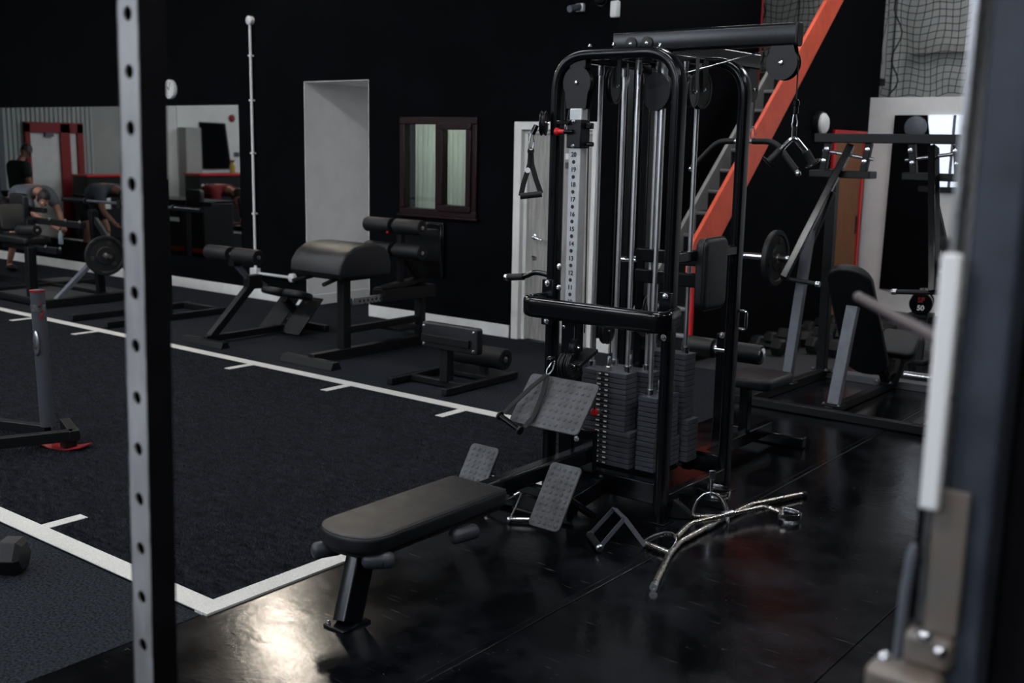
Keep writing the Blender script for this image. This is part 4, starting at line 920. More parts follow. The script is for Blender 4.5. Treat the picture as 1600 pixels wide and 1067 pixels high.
# ================================================================== BENCHES BY THE WALL
def roller(c, ax, r, L, par, name='roller', m='foam'):
    a = Vector(ax).normalized(); c = Vector(c)
    o = MB().lathe(c-a*L/2, a, [(r*.5, 0), (r*.93, 0), (r, .01), (r, L-.01), (r*.93, L), (r*.5, L), (r*.45, L-.006)], 24).build(name, m, par)
    for s_ in (-1, 1):
        b = MB(); e = c+a*s_*(L/2-.002); u = a.orthogonal().normalized(); w_ = a.cross(u)
        for k in range(8):
            d = u*cos(pi*k/4)+w_*sin(pi*k/4); b.bar(e+d*r*.3, e+d*r*.85, .012, .008, a)
        b.build('end_spokes', 'plastic_black', o); MB().lathe(e, a*s_, [(r*.28, -.004), (r*.28, .006), (r*.12, .010)], 12).build('end_bolt', 'steel', o)
    return o
def sq(p0, p1, w, par, name, m='powder_satin', h=None, up=(0, 0, 1)): return MB().bar(p0, p1, w, h or w, up).build(name, m, par, bevel=.005)
# 45 degree back extension bench
e = thing('back_extension_bench', 'low black back extension bench left of the white passage', 'bench', (-8.22, 6.5, 0)); ex = -8.24
f_ = MB().prism([(-.05, 0), (.05, 0), (.03, .055), (-.03, .055)], (ex-.30, 5.96, 0), (0, 1, 0), (0, 0, 1), .60).build('front_foot', 'powder_grey', e, bevel=.004)
f_.data.materials[0] = MAT['powder_satin']
sq((ex, 5.96, .05), (ex, 7.18, .05), .06, e, 'base_beam')
sq((ex, 6.02, .06), (ex, 6.56, .56), .07, e, 'diagonal_post', up=(0, -1, 1)); MB().bx(ex-.045, ex+.045, 6.44, 6.60, .47, .60).build('clamp', 'powder_satin', e, bevel=.006)
sq((ex, 6.54, .50), (ex, 6.30, .74), .045, e, 'roller_arm', 'powder_grey', up=(1, 0, 0)); MB().bx(ex-.04, ex+.04, 6.27, 6.37, .70, .78).build('arm_block', 'powder_satin', e, bevel=.005)
for s_ in (-1, 1): roller((ex+s_*.205, 6.30, .805), (1, 0, 0), .072, .33, e)
MB().cyl((ex-.38, 6.30, .805), (ex+.38, 6.30, .805), .014, 10).build('roller_axle', 'steel', e)
MB().bar((ex-.0, 6.58, .55), (ex+.03, 6.66, .49), .03, .02).build('adjuster', 'steel', e)
sq((ex, 7.16, .06), (ex, 6.90, .33), .06, e, 'pad_post')
for s_ in (-1, 1):
    MB().pad([(a_*1.0, b_) for a_, b_ in rrect(.29, .26, .11, 6)], (ex+s_*.16, 6.92, .35), (1, 0, 0), (0, .85, -.25), .07, .025).build('hip_pad', 'vinyl', e)
    MB().prism(rrect(.27, .46, .01, 2), (ex+s_*.165, 6.98, .17), (1, 0, 0), (0, .62, .62), .012).build('foot_board', 'powder_satin', e, bevel=.002)
sq((ex-.3, 7.18, .04), (ex+.3, 7.18, .04), .06, e, 'rear_foot')
# glute ham bench
e = thing('glute_ham_bench', 'tall black glute ham bench with rounded pad beneath the window', 'bench', (-6.85, 6.6, 0)); gx = -6.84
MB().prism([(-.06, 0), (.06, 0), (.035, .065), (-.035, .065)], (gx-.32, 5.99, 0), (0, 1, 0), (0, 0, 1), .64).build('front_foot', 'powder_satin', e, bevel=.004)
sq((gx, 6.0, .055), (gx, 7.55, .055), .075, e, 'base_beam'); sq((gx-.33, 7.5, .04), (gx+.33, 7.5, .04), .07, e, 'rear_foot')
sq((gx-.02, 6.40, .09), (gx-.02, 6.40, .76), .085, e, 'front_post', up=(0, 1, 0)); sq((gx, 7.34, .09), (gx, 7.34, .62), .075, e, 'rear_post', up=(0, 1, 0))
pts = [(-.30, .0), (-.33, .04), (-.32, .12), (-.26, .20), (-.16, .255), (-.02, .27), (.12, .265), (.20, .235), (.25, .17), (.27, .09), (.26, .0)]
hp_ = MB().pad(list(reversed([(-a_, b_) for a_, b_ in pts]))[::-1] if False else [(a_, b_) for a_, b_ in reversed(pts)], (gx-.31, 6.38, .745), (0, 1, 0), (0, 0, 1), .62, .02, 3).build('thigh_pad', 'vinyl', e)
MB().bx(gx-.22, gx+.22, 6.20, 6.58, .71, .75).build('pad_board', 'powder_satin', e, bevel=.006)
for s_ in (-1, 1): MB().tube([(gx+s_*.15, 6.16, .73), (gx+s_*.19, 5.98, .70)], .018, 10).build('hand_grip', 'foam', e)
ab = MB().bar((gx+.05, 6.42, .50), (gx+.05, 7.42, .50), .045, .06).build('adjust_beam', 'powder_grey', e, bevel=.004); ab.data.materials[0] = MAT['steel']
for k in range(9): MB().lathe((gx+.0725, 6.50+k*.05, .50), (1, 0, 0), [(.012, -.002), (.012, .001)], 10).build('beam_hole', 'black_print', ab)
sq((gx, 6.40, .25), (gx, 7.36, .25), .06, e, 'lower_beam'); MB().bx(gx-.20, gx+.20, 6.86, 7.1, .20, .23).build('step_plate', 'powder_satin', e, bevel=.004)
cr = MB().bx(gx-.06, gx+.10, 6.78, 7.45, .46, .57).build('carriage', 'powder_satin', e, bevel=.006); MB().bar((gx, 6.8, .56), (gx, 7.36, .62), .12, .05).build('carriage_cover', 'powder_satin', e, bevel=.01)
sq((gx, 7.08, .56), (gx, 7.08, 1.16), .05, e, 'roller_post', up=(0, 1, 0)); sq((gx, 7.34, .6), (gx, 7.12, .85), .05, e, 'roller_brace')
for z in (1.125, .905):
    for s_ in (-1, 1): roller((gx+s_*.185, 7.0, z), (1, 0, 0), .068, .315, e)
    MB().cyl((gx-.35, 7.0, z), (gx+.35, 7.0, z), .014, 10).build('roller_axle', 'steel', e); MB().lathe((gx-.01, 6.93, z-.055), (0, -1, 0), [(.010, 0), (.012, .01), (.006, .02)], 12).build('red_knob', 'red_bright', e)
MB().pad(rrect(.42, .46, .02, 3), (gx+.0, 7.40, .86), (1, 0, 0), (0, -.1, 1), .03, .008).build('foot_plate', 'powder_satin', e)
# small nordic bench
e = thing('nordic_bench', 'small low black nordic curl bench with a padded board near the door', 'bench', (-5.45, 6.4, 0)); nx_ = -5.42
for x in (-5.80, -5.235): sq((x, 5.88, .035), (x, 6.75, .035), .055, e, 'base_rail')
MB().bx(-5.80, -5.235, 6.46, 6.72, .02, .055).build('base_plate', 'powder_satin', e, bevel=.004)
sq((-5.80, 6.12, .035), (-5.235, 6.12, .035), .05, e, 'cross_rail')
sq((nx_, 6.12, .05), (nx_, 6.12, .40), .08, e, 'pad_post', up=(0, 1, 0))
pb = MB().pad(rrect(.56, .20, .02, 4), (-5.335, 6.115, .41), (1, 0, 0), (0, .0, 1), .07, .014).build('pad_board', 'vinyl', e)
MB().bx(-5.60, -5.12, 6.02, 6.05, .36, .42).build('pad_rail', 'powder_satin', e, bevel=.004)
for x in (-5.59, -5.09):
    for z in (.34, .48): bolt((x, 6.045, z), (0, -1, 0), pb, .008, 'steel')
roller((-5.46, 6.52, .20), (1, 0, 0), .085, .60, e); sq((-5.36, 6.52, .04), (-5.40, 6.52, .2), .05, e, 'roller_post', up=(0, 1, 0))

# ================================================================== SLED, DUMBBELL ON TURF
e = thing('push_sled', 'black push sled with a chipped red upright pole on the turf', 'sled', (-6.3, 3.2, .006))
MB().tube([(-6.15, 3.29, .12), (-6.15, 3.275, .955)], .042, 18).build('pole', 'steel_worn', e)
e.children[-1].data.materials[0] = MAT['post_metal'] if False else MAT['plate_stack']
MB().lathe((-6.15, 3.275, .955), (0, 0, 1), [(.043, -.012), (.044, .0), (.034, .0), (.033, -.03)], 18).build('pole_rim', 'red', e)
MB().tube([(-6.15, 3.2757, .83), (-6.15, 3.2755, .87)], .0432, 18).build('pole_band', 'steel', e)
for z, a, s_ in ((.88, -.2, .009), (.83, .05, .011), (.80, -.15, .014), (.73, .1, .007)): MB().ball((-6.15+.041*cos(a), 3.277+.041*sin(a)*1., z), s_, 8, 6, (.2, .7, 1.5)).build('paint_chip', 'red', e)
MB().ball((-6.15+.02, 3.277-.037, .64), .05, 10, 8, (.6, .3, 1.6)).build('bare_patch', 'steel', e)
MB().bar((-6.15, 3.29, .095), (-6.9, 3.02, .095), .06, .06).build('side_beam', 'powder_satin', e, bevel=.004); MB().bar((-6.22, 3.44, .095), (-5.90, 3.32, .095), .06, .065).build('cross_beam', 'powder_satin', e, bevel=.004)
MB().bar((-5.93, 3.33, .095), (-6.25, 2.55, .095), .06, .065).build('cross_beam', 'powder_satin', e, bevel=.004)
MB().bx(-6.0, -5.93, 3.28, 3.35, .02, .10).build('skid_post', 'powder_satin', e)
MB().sweep(fil([(-6.17, 3.24, .05), (-6.06, 3.285, .012), (-5.95, 3.33, .012), (-5.86, 3.365, .035)], .02), rrect(.12, .008, .002, 2), up=(0, 0, 1)).build('skid', 'red', e)
def hexdb(name, label, group=None, L=.34, r=.085):
    t = thing(name, label, 'dumbbell', (0, 0, 0), group)
    MB().tube([(-.07, 0, r*.87), (-.03, 0, r*.87), (0, 0, r*.87), (.03, 0, r*.87), (.07, 0, r*.87)], [.014, .017, .019, .017, .014], 12).build('handle', 'chrome', t)
    for s_ in (-1, 1):
        pts = [(r*cos(R(60*k)), r*sin(R(60*k))+r*.87) for k in range(6)]
        hh = MB(); k6 = []
        for x, sc in ((.065, .8), (.08, 1), (L/2-.02, 1), (L/2, .72)):
            k6.append([Vector((s_*x, a_*sc, r*.87+(b_-r*.87)*sc)) for a_, b_ in pts])
        hh.add([p for q_ in k6 for p in q_], [(j*6+i, j*6+(i+1) % 6, (j+1)*6+(i+1) % 6, (j+1)*6+i) for j in range(3) for i in range(6)]+[tuple(range(5, -1, -1)), tuple(18+i for i in range(6))])
        hh.build('hex_head', 'iron', t, bevel=.004, smooth=30)
    return t
def place(o, loc, rz):
    o.location = loc; o.rotation_euler = (0, 0, rz); return o
def dupe(o, loc, rz, label):
    c = o.copy(); COL.objects.link(c); c['label'] = label; c.location = loc; c.rotation_euler = (0, 0, rz)
    for ch in o.children:
        k = ch.copy(); COL.objects.link(k); k.parent = c
    return c
db0 = hexdb('hex_dumbbell', 'black hex dumbbell on the dark floor at the left edge', None); place(db0, (-4.49, 2.09, 0), R(38))
ordn = ['nearest', 'second nearest', 'third nearest', 'fourth nearest', 'fifth nearest', 'sixth nearest', 'seventh nearest', 'farthest']
for i in range(8):
    c = dupe(db0, (-4.22+.0*i, 9.25+.30*i, 0), R(4*((i*37) % 5-2)), 'black hex dumbbell along the stair wall, %s of the back row' % ordn[i]); c['group'] = 'hex dumbbells by the stair wall'
for i in range(5):
    c = dupe(db0, (-3.80, 9.55+.36*i, 0), R(5*((i*29) % 5-2)), 'black hex dumbbell along the stair wall, %s of the front row' % ordn[i]); c['group'] = 'hex dumbbells by the stair wall'

# ================================================================== LEVER ROW MACHINE AND RIGHT BACKGROUND
e = thing('lever_row_machine', 'large black plate loaded lever row machine before the brown door', 'gym machine', (-2.86, 7.9, 0)); lx = -2.86
sq((-3.52, 7.22, .035), (-1.98, 7.22, .035), .06, e, 'front_rail'); sq((-3.44, 7.22, .035), (-3.40, 8.60, .035), .07, e, 'side_rail'); sq((lx+.02, 7.3, .035), (lx+.04, 8.60, .035), .06, e, 'centre_rail')
sq((-2.2, 7.22, .035), (-2.2, 8.60, .035), .07, e, 'side_rail'); MB().bx(-3.48, -1.98, 8.55, 8.68, 0, .06).build('rear_step', 'checker', e, bevel=.004)
MB().bx(-3.60, -3.42, 7.28, 7.98, .0, .03).build('side_plate', 'powder_satin', e, bevel=.003)
for i, (x, y) in enumerate(((-3.40, 7.84), (-2.83, 7.37), (-3.40, 8.53), (-2.82, 8.4), (-2.2, 8.53))):
    fp = MB().bx(x-.07, x+.07, y-.06, y+.06, .068, .076).build('flange', 'powder_satin', e, bevel=.002)
    for dx in (-.055, .055): bolt((x+dx, y-.045, .076), (0, 0, 1), fp, .009, 'steel')
b_ = MB().bar((-3.40, 7.84, .07), (-3.37, 8.02, 1.25), .075, .06, (0, -1, 0)).build('front_post', 'powder_grey', e, bevel=.005)
b_ = MB().bar((-2.83, 7.37, .07), (-2.82, 7.58, .76), .085, .06, (0, -1, 0)).build('pad_post', 'powder_grey', e, bevel=.005)
for x in (-3.40, -2.22): sq((x, 8.53, .07), (x+(.03 if x < -3 else -.03), 8.42, 1.72), .075, e, 'tall_post', up=(0, 1, 0))
tb = MB().bx(-3.44, -2.28, 8.15, 8.25, 1.92, 1.99).build('top_beam', 'powder_satin', e, bevel=.006)
for s_, xe in ((-1, -3.44), (1, -2.28)):
    for dx in (.10, .42):
        x = xe-s_*dx; sq((x, 8.2, 1.92), (x+s_*.03, 8.2, 1.70), .05, e, 'hanger_plate', up=(0, 1, 0))
        bolt((x, 8.17, 1.87), (0, -1, 0), tb, .012); bolt((x+s_*.02, 8.17, 1.78), (0, -1, 0), tb, .012)
    x0_, x1_ = sorted((xe+s_*.02, xe-s_*.46)); MB().bx(x0_, x1_, 8.14, 8.30, 1.655, 1.71).build('lower_plate', 'powder_satin', e, bevel=.006)
    MB().cyl((xe-s_*.06, 8.2, 1.86), (xe-s_*.46, 8.2, 1.80), .014, 10).build('pivot_shaft', 'steel', e)
    p0 = V(xe-s_*.27, 8.22, 1.90); p1 = V(xe-s_*.02, 7.70, .90)
    la = MB().bar(p0, p1, .055, .075, (0, 1, .5)).build('lever_arm', 'powder', e, bevel=.006)
    MB().bar(V(xe-s_*.20, 8.10, 1.55), V(xe-s_*.0, 8.05, .95), .04, .05, (0, 1, 0)).build('lever_link', 'powder_satin', la, bevel=.004)
    pc = V(xe-s_*.02, 7.78, 1.04)
    peg = MB().cyl(pc, pc+V(s_*.42, 0, .0), .025, 18).build('weight_peg', 'chrome', e)
    MB().lathe(pc+V(s_*.42, 0, 0), (s_, 0, 0), [(.025, 0), (.022, .006), (.012, .008)], 16).build('peg_cap', 'steel', peg)
    MB().cyl(V(xe-s_*.0, 7.72, .90), V(xe-s_*.28, 7.70, .88), .017, 12).build('pull_handle', 'foam', e); MB().cyl(V(xe-s_*.28, 7.70, .88), V(xe-s_*.31, 7.70, .878), .021, 12).build('handle_collar', 'steel', e)
# pad seen from its underside
pv = V(0, .63, -.89).normalized()
pd = MB().pad(rrect(.34, 1.06, .15, 8), V(lx, 7.84, .64), (1, 0, 0), tuple(-pv), .07, .025).build('chest_pad', 'vinyl', e)
MB().prism(rrect(.30, 1.0, .13, 6), V(lx, 7.84, .64)-V(0, .89, .63).normalized()*.012, (1, 0, 0), tuple(-pv), .012).build('pad_board', 'gloss_black', pd)
for dx in (-.09, .09):
    for k in (-.36, .12, .42): bolt(V(lx+dx, 7.84, .64)+pv*k-V(0, .89, .63)*.014, (0, -.89, -.63), pd, .009, 'steel')
MB().bx(lx-.04, lx+.04, 7.475, 7.48, .93, .945).build('pad_label', 'white_print', pd) if False else None
MB().bar((lx+.04, 8.42, .07), (lx+.03, 8.12, .42), .07, .06, (1, 0, 0)).build('seat_post', 'powder_satin', e, bevel=.005)
MB().pad(rrect(.30, .26, .05, 5), (lx+.12, 8.42, .36), (1, 0, 0), (0, .75, .6), .07, .02).build('seat_pad', 'vinyl', e)
sq((lx+.1, 8.4, .06), (lx+.14, 8.5, .36), .05, e, 'seat_strut')
MB().cyl((-2.55, 8.0, .235), (-2.15, 8.0, .235), .027, 18).build('storage_peg', 'chrome', e); MB().lathe((-2.55, 8.0, .235), (-1, 0, 0), [(.027, 0), (.027, .003), (.02, .006)], 18).build('storage_cap', 'steel', e)
def plate(c, ax, r, th, label, group='weight plates on the pegs'):
    t = thing('weight_plate', label, 'weight plate', c, group); a = Vector(ax).normalized(); c = Vector(c)
    MB().lathe(c-a*th/2, a, [(.03, 0), (r*.42, 0), (r*.46, .008), (r*.80, .010), (r*.84, 0), (r*.97, 0), (r, .008), (r, th-.008), (r*.97, th), (r*.84, th), (r*.80, th-.010), (r*.46, th-.008), (r*.42, th), (.03, th)], 32).build('disc', 'iron', t)
    MB().lathe(c-a*(th/2+.003), a, [(.036, 0), (.036, th+.006)], 20).build('hub_ring', 'steel_worn', t)
    u = a.orthogonal().normalized(); w_ = a.cross(u)
    for k in range(3):
        d = u*cos(2*pi*k/3+.5)+w_*sin(2*pi*k/3+.5); MB().lathe(c+d*r*.62-a*(th/2+.001), a, [(r*.10, 0), (r*.13, .002), (r*.13, th), (r*.10, th+.002)], 12).build('grip_hole', 'black_print', t)
    return t
plate((-3.53, 7.78, 1.04), (1, 0, 0), .215, .045, 'black weight plate on the left chrome peg of the lever machine'); plate((-2.19, 7.78, 1.04), (1, 0, 0), .215, .045, 'black weight plate on the right peg of the lever machine')
# round head dumbbell on its saddle stand
e = thing('saddle_stand', 'narrow black saddle stand holding a round dumbbell', 'stand', (-3.05, 9.85, 0))
for s_ in (-1, 1):
    MB().bar((-3.07+s_*.07, 9.80, .02), (-3.05+s_*.045, 9.85, .44), .05, .04, (0, 1, 0)).build('leg', 'powder_satin', e, bevel=.004); MB().bx(-3.07+s_*.09-.05, -3.07+s_*.09+.05, 9.70, 9.95, 0, .03).build('foot', 'powder_satin', e, bevel=.006)
MB().bx(-3.15, -2.95, 9.74, 9.98, .41, .435).build('saddle', 'powder_satin', e, bevel=.006); MB().cyl((-3.12, 9.80, .18), (-2.98, 9.82, .18), .012, 8).build('cross_bar', 'steel', e)
e = thing('round_dumbbell', 'round black dumbbell with red letters and white 50 on its face', 'dumbbell', (-3.05, 9.85, .53))
dd = V(.25, -.97, 0).normalized(); c = V(-3.05, 9.88, .535)
MB().cyl(c-dd*.08, c+dd*.08, .018, 12).build('handle', 'chrome', e)
for s_ in (-1, 1): MB().lathe(c+dd*s_*.06, dd*s_, [(.07, 0), (.10, .006), (.10, .09), (.094, .098), (.02, .099)], 32).build('head', 'gloss_black', e)
xd = V(-dd.y, dd.x, 0); xd = V(.97, .25, 0)
text('letters', 'SF', .062, c+dd*.1605+V(0, 0, .035), xd, (0, 0, 1), 'red', e); text('number', '50', .062, c+dd*.1605+V(0, 0, -.035), xd, (0, 0, 1), 'white_print', e)
# plate tree machine half hidden behind the white strip
e = thing('plate_machine', 'dark plate loaded machine by the white wall, half hidden at right', 'gym machine', (-2.45, 9.9, 0))
sq((-2.62, 9.9, .0), (-2.62, 9.9, 1.25), .08, e, 'post', up=(0, 1, 0)); sq((-2.9, 9.9, .04), (-2.0, 9.9, .04), .08, e, 'base_rail'); sq((-2.62, 9.4, .04), (-2.62, 10.5, .04), .08, e, 'base_rail')
MB().cyl((-2.62, 9.85, .70), (-3.02, 9.70, .66), .020, 12).build('handle', 'steel_worn', e); MB().cyl((-2.62, 9.85, .95), (-2.98, 9.85, .98), .05, 14).build('counterweight', 'iron', e)
for k, z in enumerate((.98, .86, 1.04)): MB().ball((-2.88+.07*k, 9.78, z), .055, 12, 8).build('knob', 'gloss_black', e)
sq((-2.62, 9.9, 1.2), (-2.2, 9.7, 1.2), .06, e, 'arm')
plate((-2.62, 9.72, .88), (.9, -.4, 0), .25, .05, 'large black weight plate on the half hidden machine at right')

# ================================================================== LEFT BACKGROUND
rk = thing('squat_rack', 'black squat rack holding a bare barbell before the mirrors', 'rack', (-9.95, 6.5, 0))
for x in (-10.25, -9.62):
    sq((x, 5.80, .035), (x, 7.22, .035), .065, rk, 'base_rail'); sq((x, 6.52, .06), (x, 6.52, 1.45), .065, rk, 'upright', up=(0, 1, 0)); MB().bx(x-.03, x+.03, 6.40, 6.49, 1.13, 1.16).build('bar_hook', 'powder_satin', rk, bevel=.004); MB().bx(x-.03, x+.03, 6.39, 6.41, 1.13, 1.21).build('hook_lip', 'powder_satin', rk)
sq((-10.25, 7.15, .04), (-9.62, 7.15, .04), .06, rk, 'cross_rail')
bb = thing('barbell', 'bare dark barbell resting across the squat rack', 'barbell', (-10.2, 6.445, 1.18))
MB().cyl((-10.95, 6.445, 1.177), (-9.35, 6.445, 1.177), .015, 12).build('shaft', 'plate_stack', bb)
for x0_, x1_ in ((-11.42, -10.95), (-9.35, -8.9)): MB().cyl((x0_, 6.445, 1.177), (x1_, 6.445, 1.177), .026, 16).build('sleeve', 'powder', bb)
for x in (-10.95, -9.35): MB().lathe((x, 6.445, 1.177), (1, 0, 0), [(.035, -.015), (.035, .015)], 16).build('collar', 'powder_satin', bb)
chn = thing('hanging_chain', 'thin pale chain hanging down the rack upright', 'chain', (-10.20, 6.45, .5))
for i in range(46):
    z = 1.10-i*.017; a = i % 2*pi/2
    MB().tube([V(-10.195, 6.47, z)+V(cos(a)*cos(2*pi*k/8)*.006, sin(a)*cos(2*pi*k/8)*.006-.0, sin(2*pi*k/8)*.012) for k in range(8)], .0022, 4, closed=True).build('link', 'steel', chn)
e = thing('leg_curl_machine', 'black leg machine with checker plate base at far left', 'gym machine', (-11.9, 6.6, 0))
sq((-11.25, 5.98, .05), (-11.25, 7.6, .05), .09, e, 'base_rail'); sq((-12.6, 5.98, .05), (-12.6, 7.6, .05), .09, e, 'base_rail'); sq((-12.6, 6.9, .05), (-11.25, 6.9, .05), .07, e, 'cross_rail'); sq((-12.6, 6.08, .05), (-11.25, 6.08, .05), .06, e, 'cross_rail')
MB().bx(-12.56, -11.32, 6.14, 7.3, .04, .055).build('checker_plate', 'checker', e, bevel=.002)
sq((-11.85, 6.25, .05), (-11.85, 6.25, .62), .09, e, 'front_post', up=(0, 1, 0)); sq((-12.3, 6.5, .05), (-12.3, 6.5, .9), .09, e, 'side_post', up=(0, 1, 0)); sq((-11.5, 6.9, .05), (-11.35, 6.75, 1.05), .08, e, 'rear_post', up=(0, 1, 0))
MB().bar((-11.28, 6.2, .06), (-11.35, 6.95, .66), .06, .05).build('diagonal_brace', 'powder_grey', e, bevel=.004)
sq((-12.6, 6.35, .60), (-11.4, 6.35, .60), .07, e, 'seat_beam'); sq((-12.5, 6.6, .88), (-11.3, 6.6, .88), .07, e, 'top_beam')
MB().pad(rrect(.75, .34, .05, 4), (-12.3, 6.4, .64), (1, 0, 0), (0, 1, 0), .08, .02).build('seat_pad', 'vinyl', e); roller((-11.95, 6.3, .80), (1, 0, .05), .06, .40, e)
MB().pad(rrect(.30, .32, .05, 4), (-12.65, 6.45, .9), (0, 1, 0), (-.2, 0, 1), .08, .02).build('back_pad', 'vinyl', e)
sq((-11.4, 6.75, 1.02), (-10.95, 6.95, .35), .06, e, 'lever_arm'); MB().cyl((-11.25, 6.75, .55), (-10.95, 6.70, .55), .022, 12).build('weight_peg', 'steel', e)
for x in (-11.95, -11.6, -11.3):
    for z in (.64, .92): bolt((x, 6.31 if z < .7 else 6.56, z), (0, -1, 0), e, .014, 'steel')
plate((-11.08, 6.72, .55), (.95, -.3, 0), .225, .05, 'black weight plate on the far left leg machine')
e = thing('dip_stand', 'dark machine frame with a grey grate step at the far left edge', 'gym machine', (-12.9, 7.2, 0))
sq((-13.3, 7.0, .04), (-12.7, 7.0, .04), .07, e, 'base_rail'); sq((-13.3, 7.0, .04), (-13.3, 7.0, 1.0), .08, e, 'post', up=(0, 1, 0)); sq((-13.3, 7.0, .96), (-12.75, 6.95, .96), .06, e, 'arm'); MB().pad(rrect(.35, .30, .05, 4), (-13.25, 6.93, 1.0), (1, 0, 0), (0, 0, 1), .08, .02).build('pad', 'vinyl', e); MB().bx(-13.3, -12.75, 7.05, 7.5, .02, .05).build('step_plate', 'checker', e)

# ================================================================== PEOPLE
def skinned(name, pts, edges, m, parent, sub=2, root=0):
    me = bpy.data.meshes.new(name); w = WORLD[parent.name]; me.from_pydata([Vector(p[:3])-w for p in pts], edges, []); me.materials.append(MAT[m])
    o = bpy.data.objects.new(name, me); COL.objects.link(o); o.parent = parent; WORLD[o.name] = w
    s_ = o.modifiers.new('skin', 'SKIN'); s_.use_smooth_shade = True
    for i, p in enumerate(pts):
        r_ = p[3] if isinstance(p[3], (tuple, list)) else (p[3], p[3]); me.skin_vertices[0].data[i].radius = r_; me.skin_vertices[0].data[i].use_root = (i == root)
    o.modifiers.new('sub', 'SUBSURF').levels = sub; o.modifiers['sub'].render_levels = sub; return o
def head(c, face, up, par, hair_m, s_=1.):
    """skull with jaw, nose, brow, eyes and ears; face = looking direction"""
    c = Vector(c); f = Vector(face).normalized(); u = Vector(up); u = (u-f*u.dot(f)).normalized(); sd = f.cross(u)
    def P(a, b_, z): return c+(sd*a+f*b_+u*z)*s_
    b = MB(); n, m_ = 20, 14; vs = []; fs = []
    for j in range(m_+1):
        ph = pi*j/m_
        for i in range(n):
            t = 2*pi*i/n; x = sin(ph)*sin(t)*.075; y = sin(ph)*cos(t)*.098; z = cos(ph)*.118
            if z < -.02: k = 1-(.02+abs(z))*1.8; x *= max(.62, k); y = y*.86+(.018 if y > 0 else -.0)
            if y > .07 and abs(z) < .035 and abs(x) < .014: y += .022*(1-abs(z)/.05)         # nose
            if y > .06 and .015 < z < .045 and abs(x) > .015: y -= .008                    # eye sockets
            if y > .06 and -.075 < z < -.05: y += .006                                    # lips
            vs.append(P(x, y, z))
    for j in range(m_):
        for i in range(n): fs.append((j*n+i, j*n+(i+1) % n, (j+1)*n+(i+1) % n, (j+1)*n+i))
    h_ = b.add(vs, fs).build('head', 'skin', par)
    for s2 in (-1, 1):
        MB().ball(P(s2*.078, -.005, 0), .022*s_, 10, 8, (.5, .8, 1.3)).build('ear', 'skin', h_); MB().ball(P(s2*.03, .083, .02), .010*s_, 8, 6).build('eye', 'white_print', h_)
    MB().ball(P(.084, .004, -.006), .009*s_, 8, 6).build('earbud', 'white_print', h_); MB().ball(P(-.084, .004, -.006), .009*s_, 8, 6).build('earbud', 'white_print', h_)
    hv = []; hf = []
    for j in range(9):
        ph = pi*.62*j/8
        for i in range(n):
            t = 2*pi*i/n; x = sin(ph)*sin(t)*.084; y = sin(ph)*cos(t)*.106-.010; z = cos(ph)*.128+.006
            if y > .055 and z < .075: y *= .72; z = max(z, .065)
            r_ = 1+.03*sin(i*5.1+j*3.3); hv.append(P(x*r_, y*r_, z*r_))
    for j in range(8):
        for i in range(n): hf.append((j*n+i, j*n+(i+1) % n, (j+1)*n+(i+1) % n, (j+1)*n+i))
    MB().add(hv, hf).build('hair', hair_m, par); return h_
def hand(wrist, d, pn, par_pts, edges, wi, curl=.5):
    """append palm and five finger chains to a skin graph; d = pointing direction, pn = palm normal"""
    d = Vector(d).normalized(); pn = Vector(pn); pn = (pn-d*pn.dot(d)).normalized(); sd = d.cross(pn); w = Vector(wrist)
    pi_ = len(par_pts); par_pts.append((*(w+d*.055), (.034, .018))); edges.append((wi, pi_))
    for k, (o_, L) in enumerate(((-.030, .066), (-.010, .076), (.011, .070), (.030, .055))):
        a = w+d*.085+sd*o_; prev = pi_; dr = d.copy()
        for s_, f_ in ((0, 0), (.5, .9), (.9, 1.7)):
            dr2 = (d*cos(f_*curl)+pn*sin(f_*curl)); a = a+dr2*L*(.0 if s_ == 0 else .5); par_pts.append((*a, .0085)); edges.append((prev, len(par_pts)-1)); prev = len(par_pts)-1
    a = w+d*.03-sd*.036; par_pts.append((*a, .011)); edges.append((pi_, len(par_pts)-1)); par_pts.append((*(a+(d*.6-sd*.5+pn*.5)*.05), .009)); edges.append((len(par_pts)-2, len(par_pts)-1))
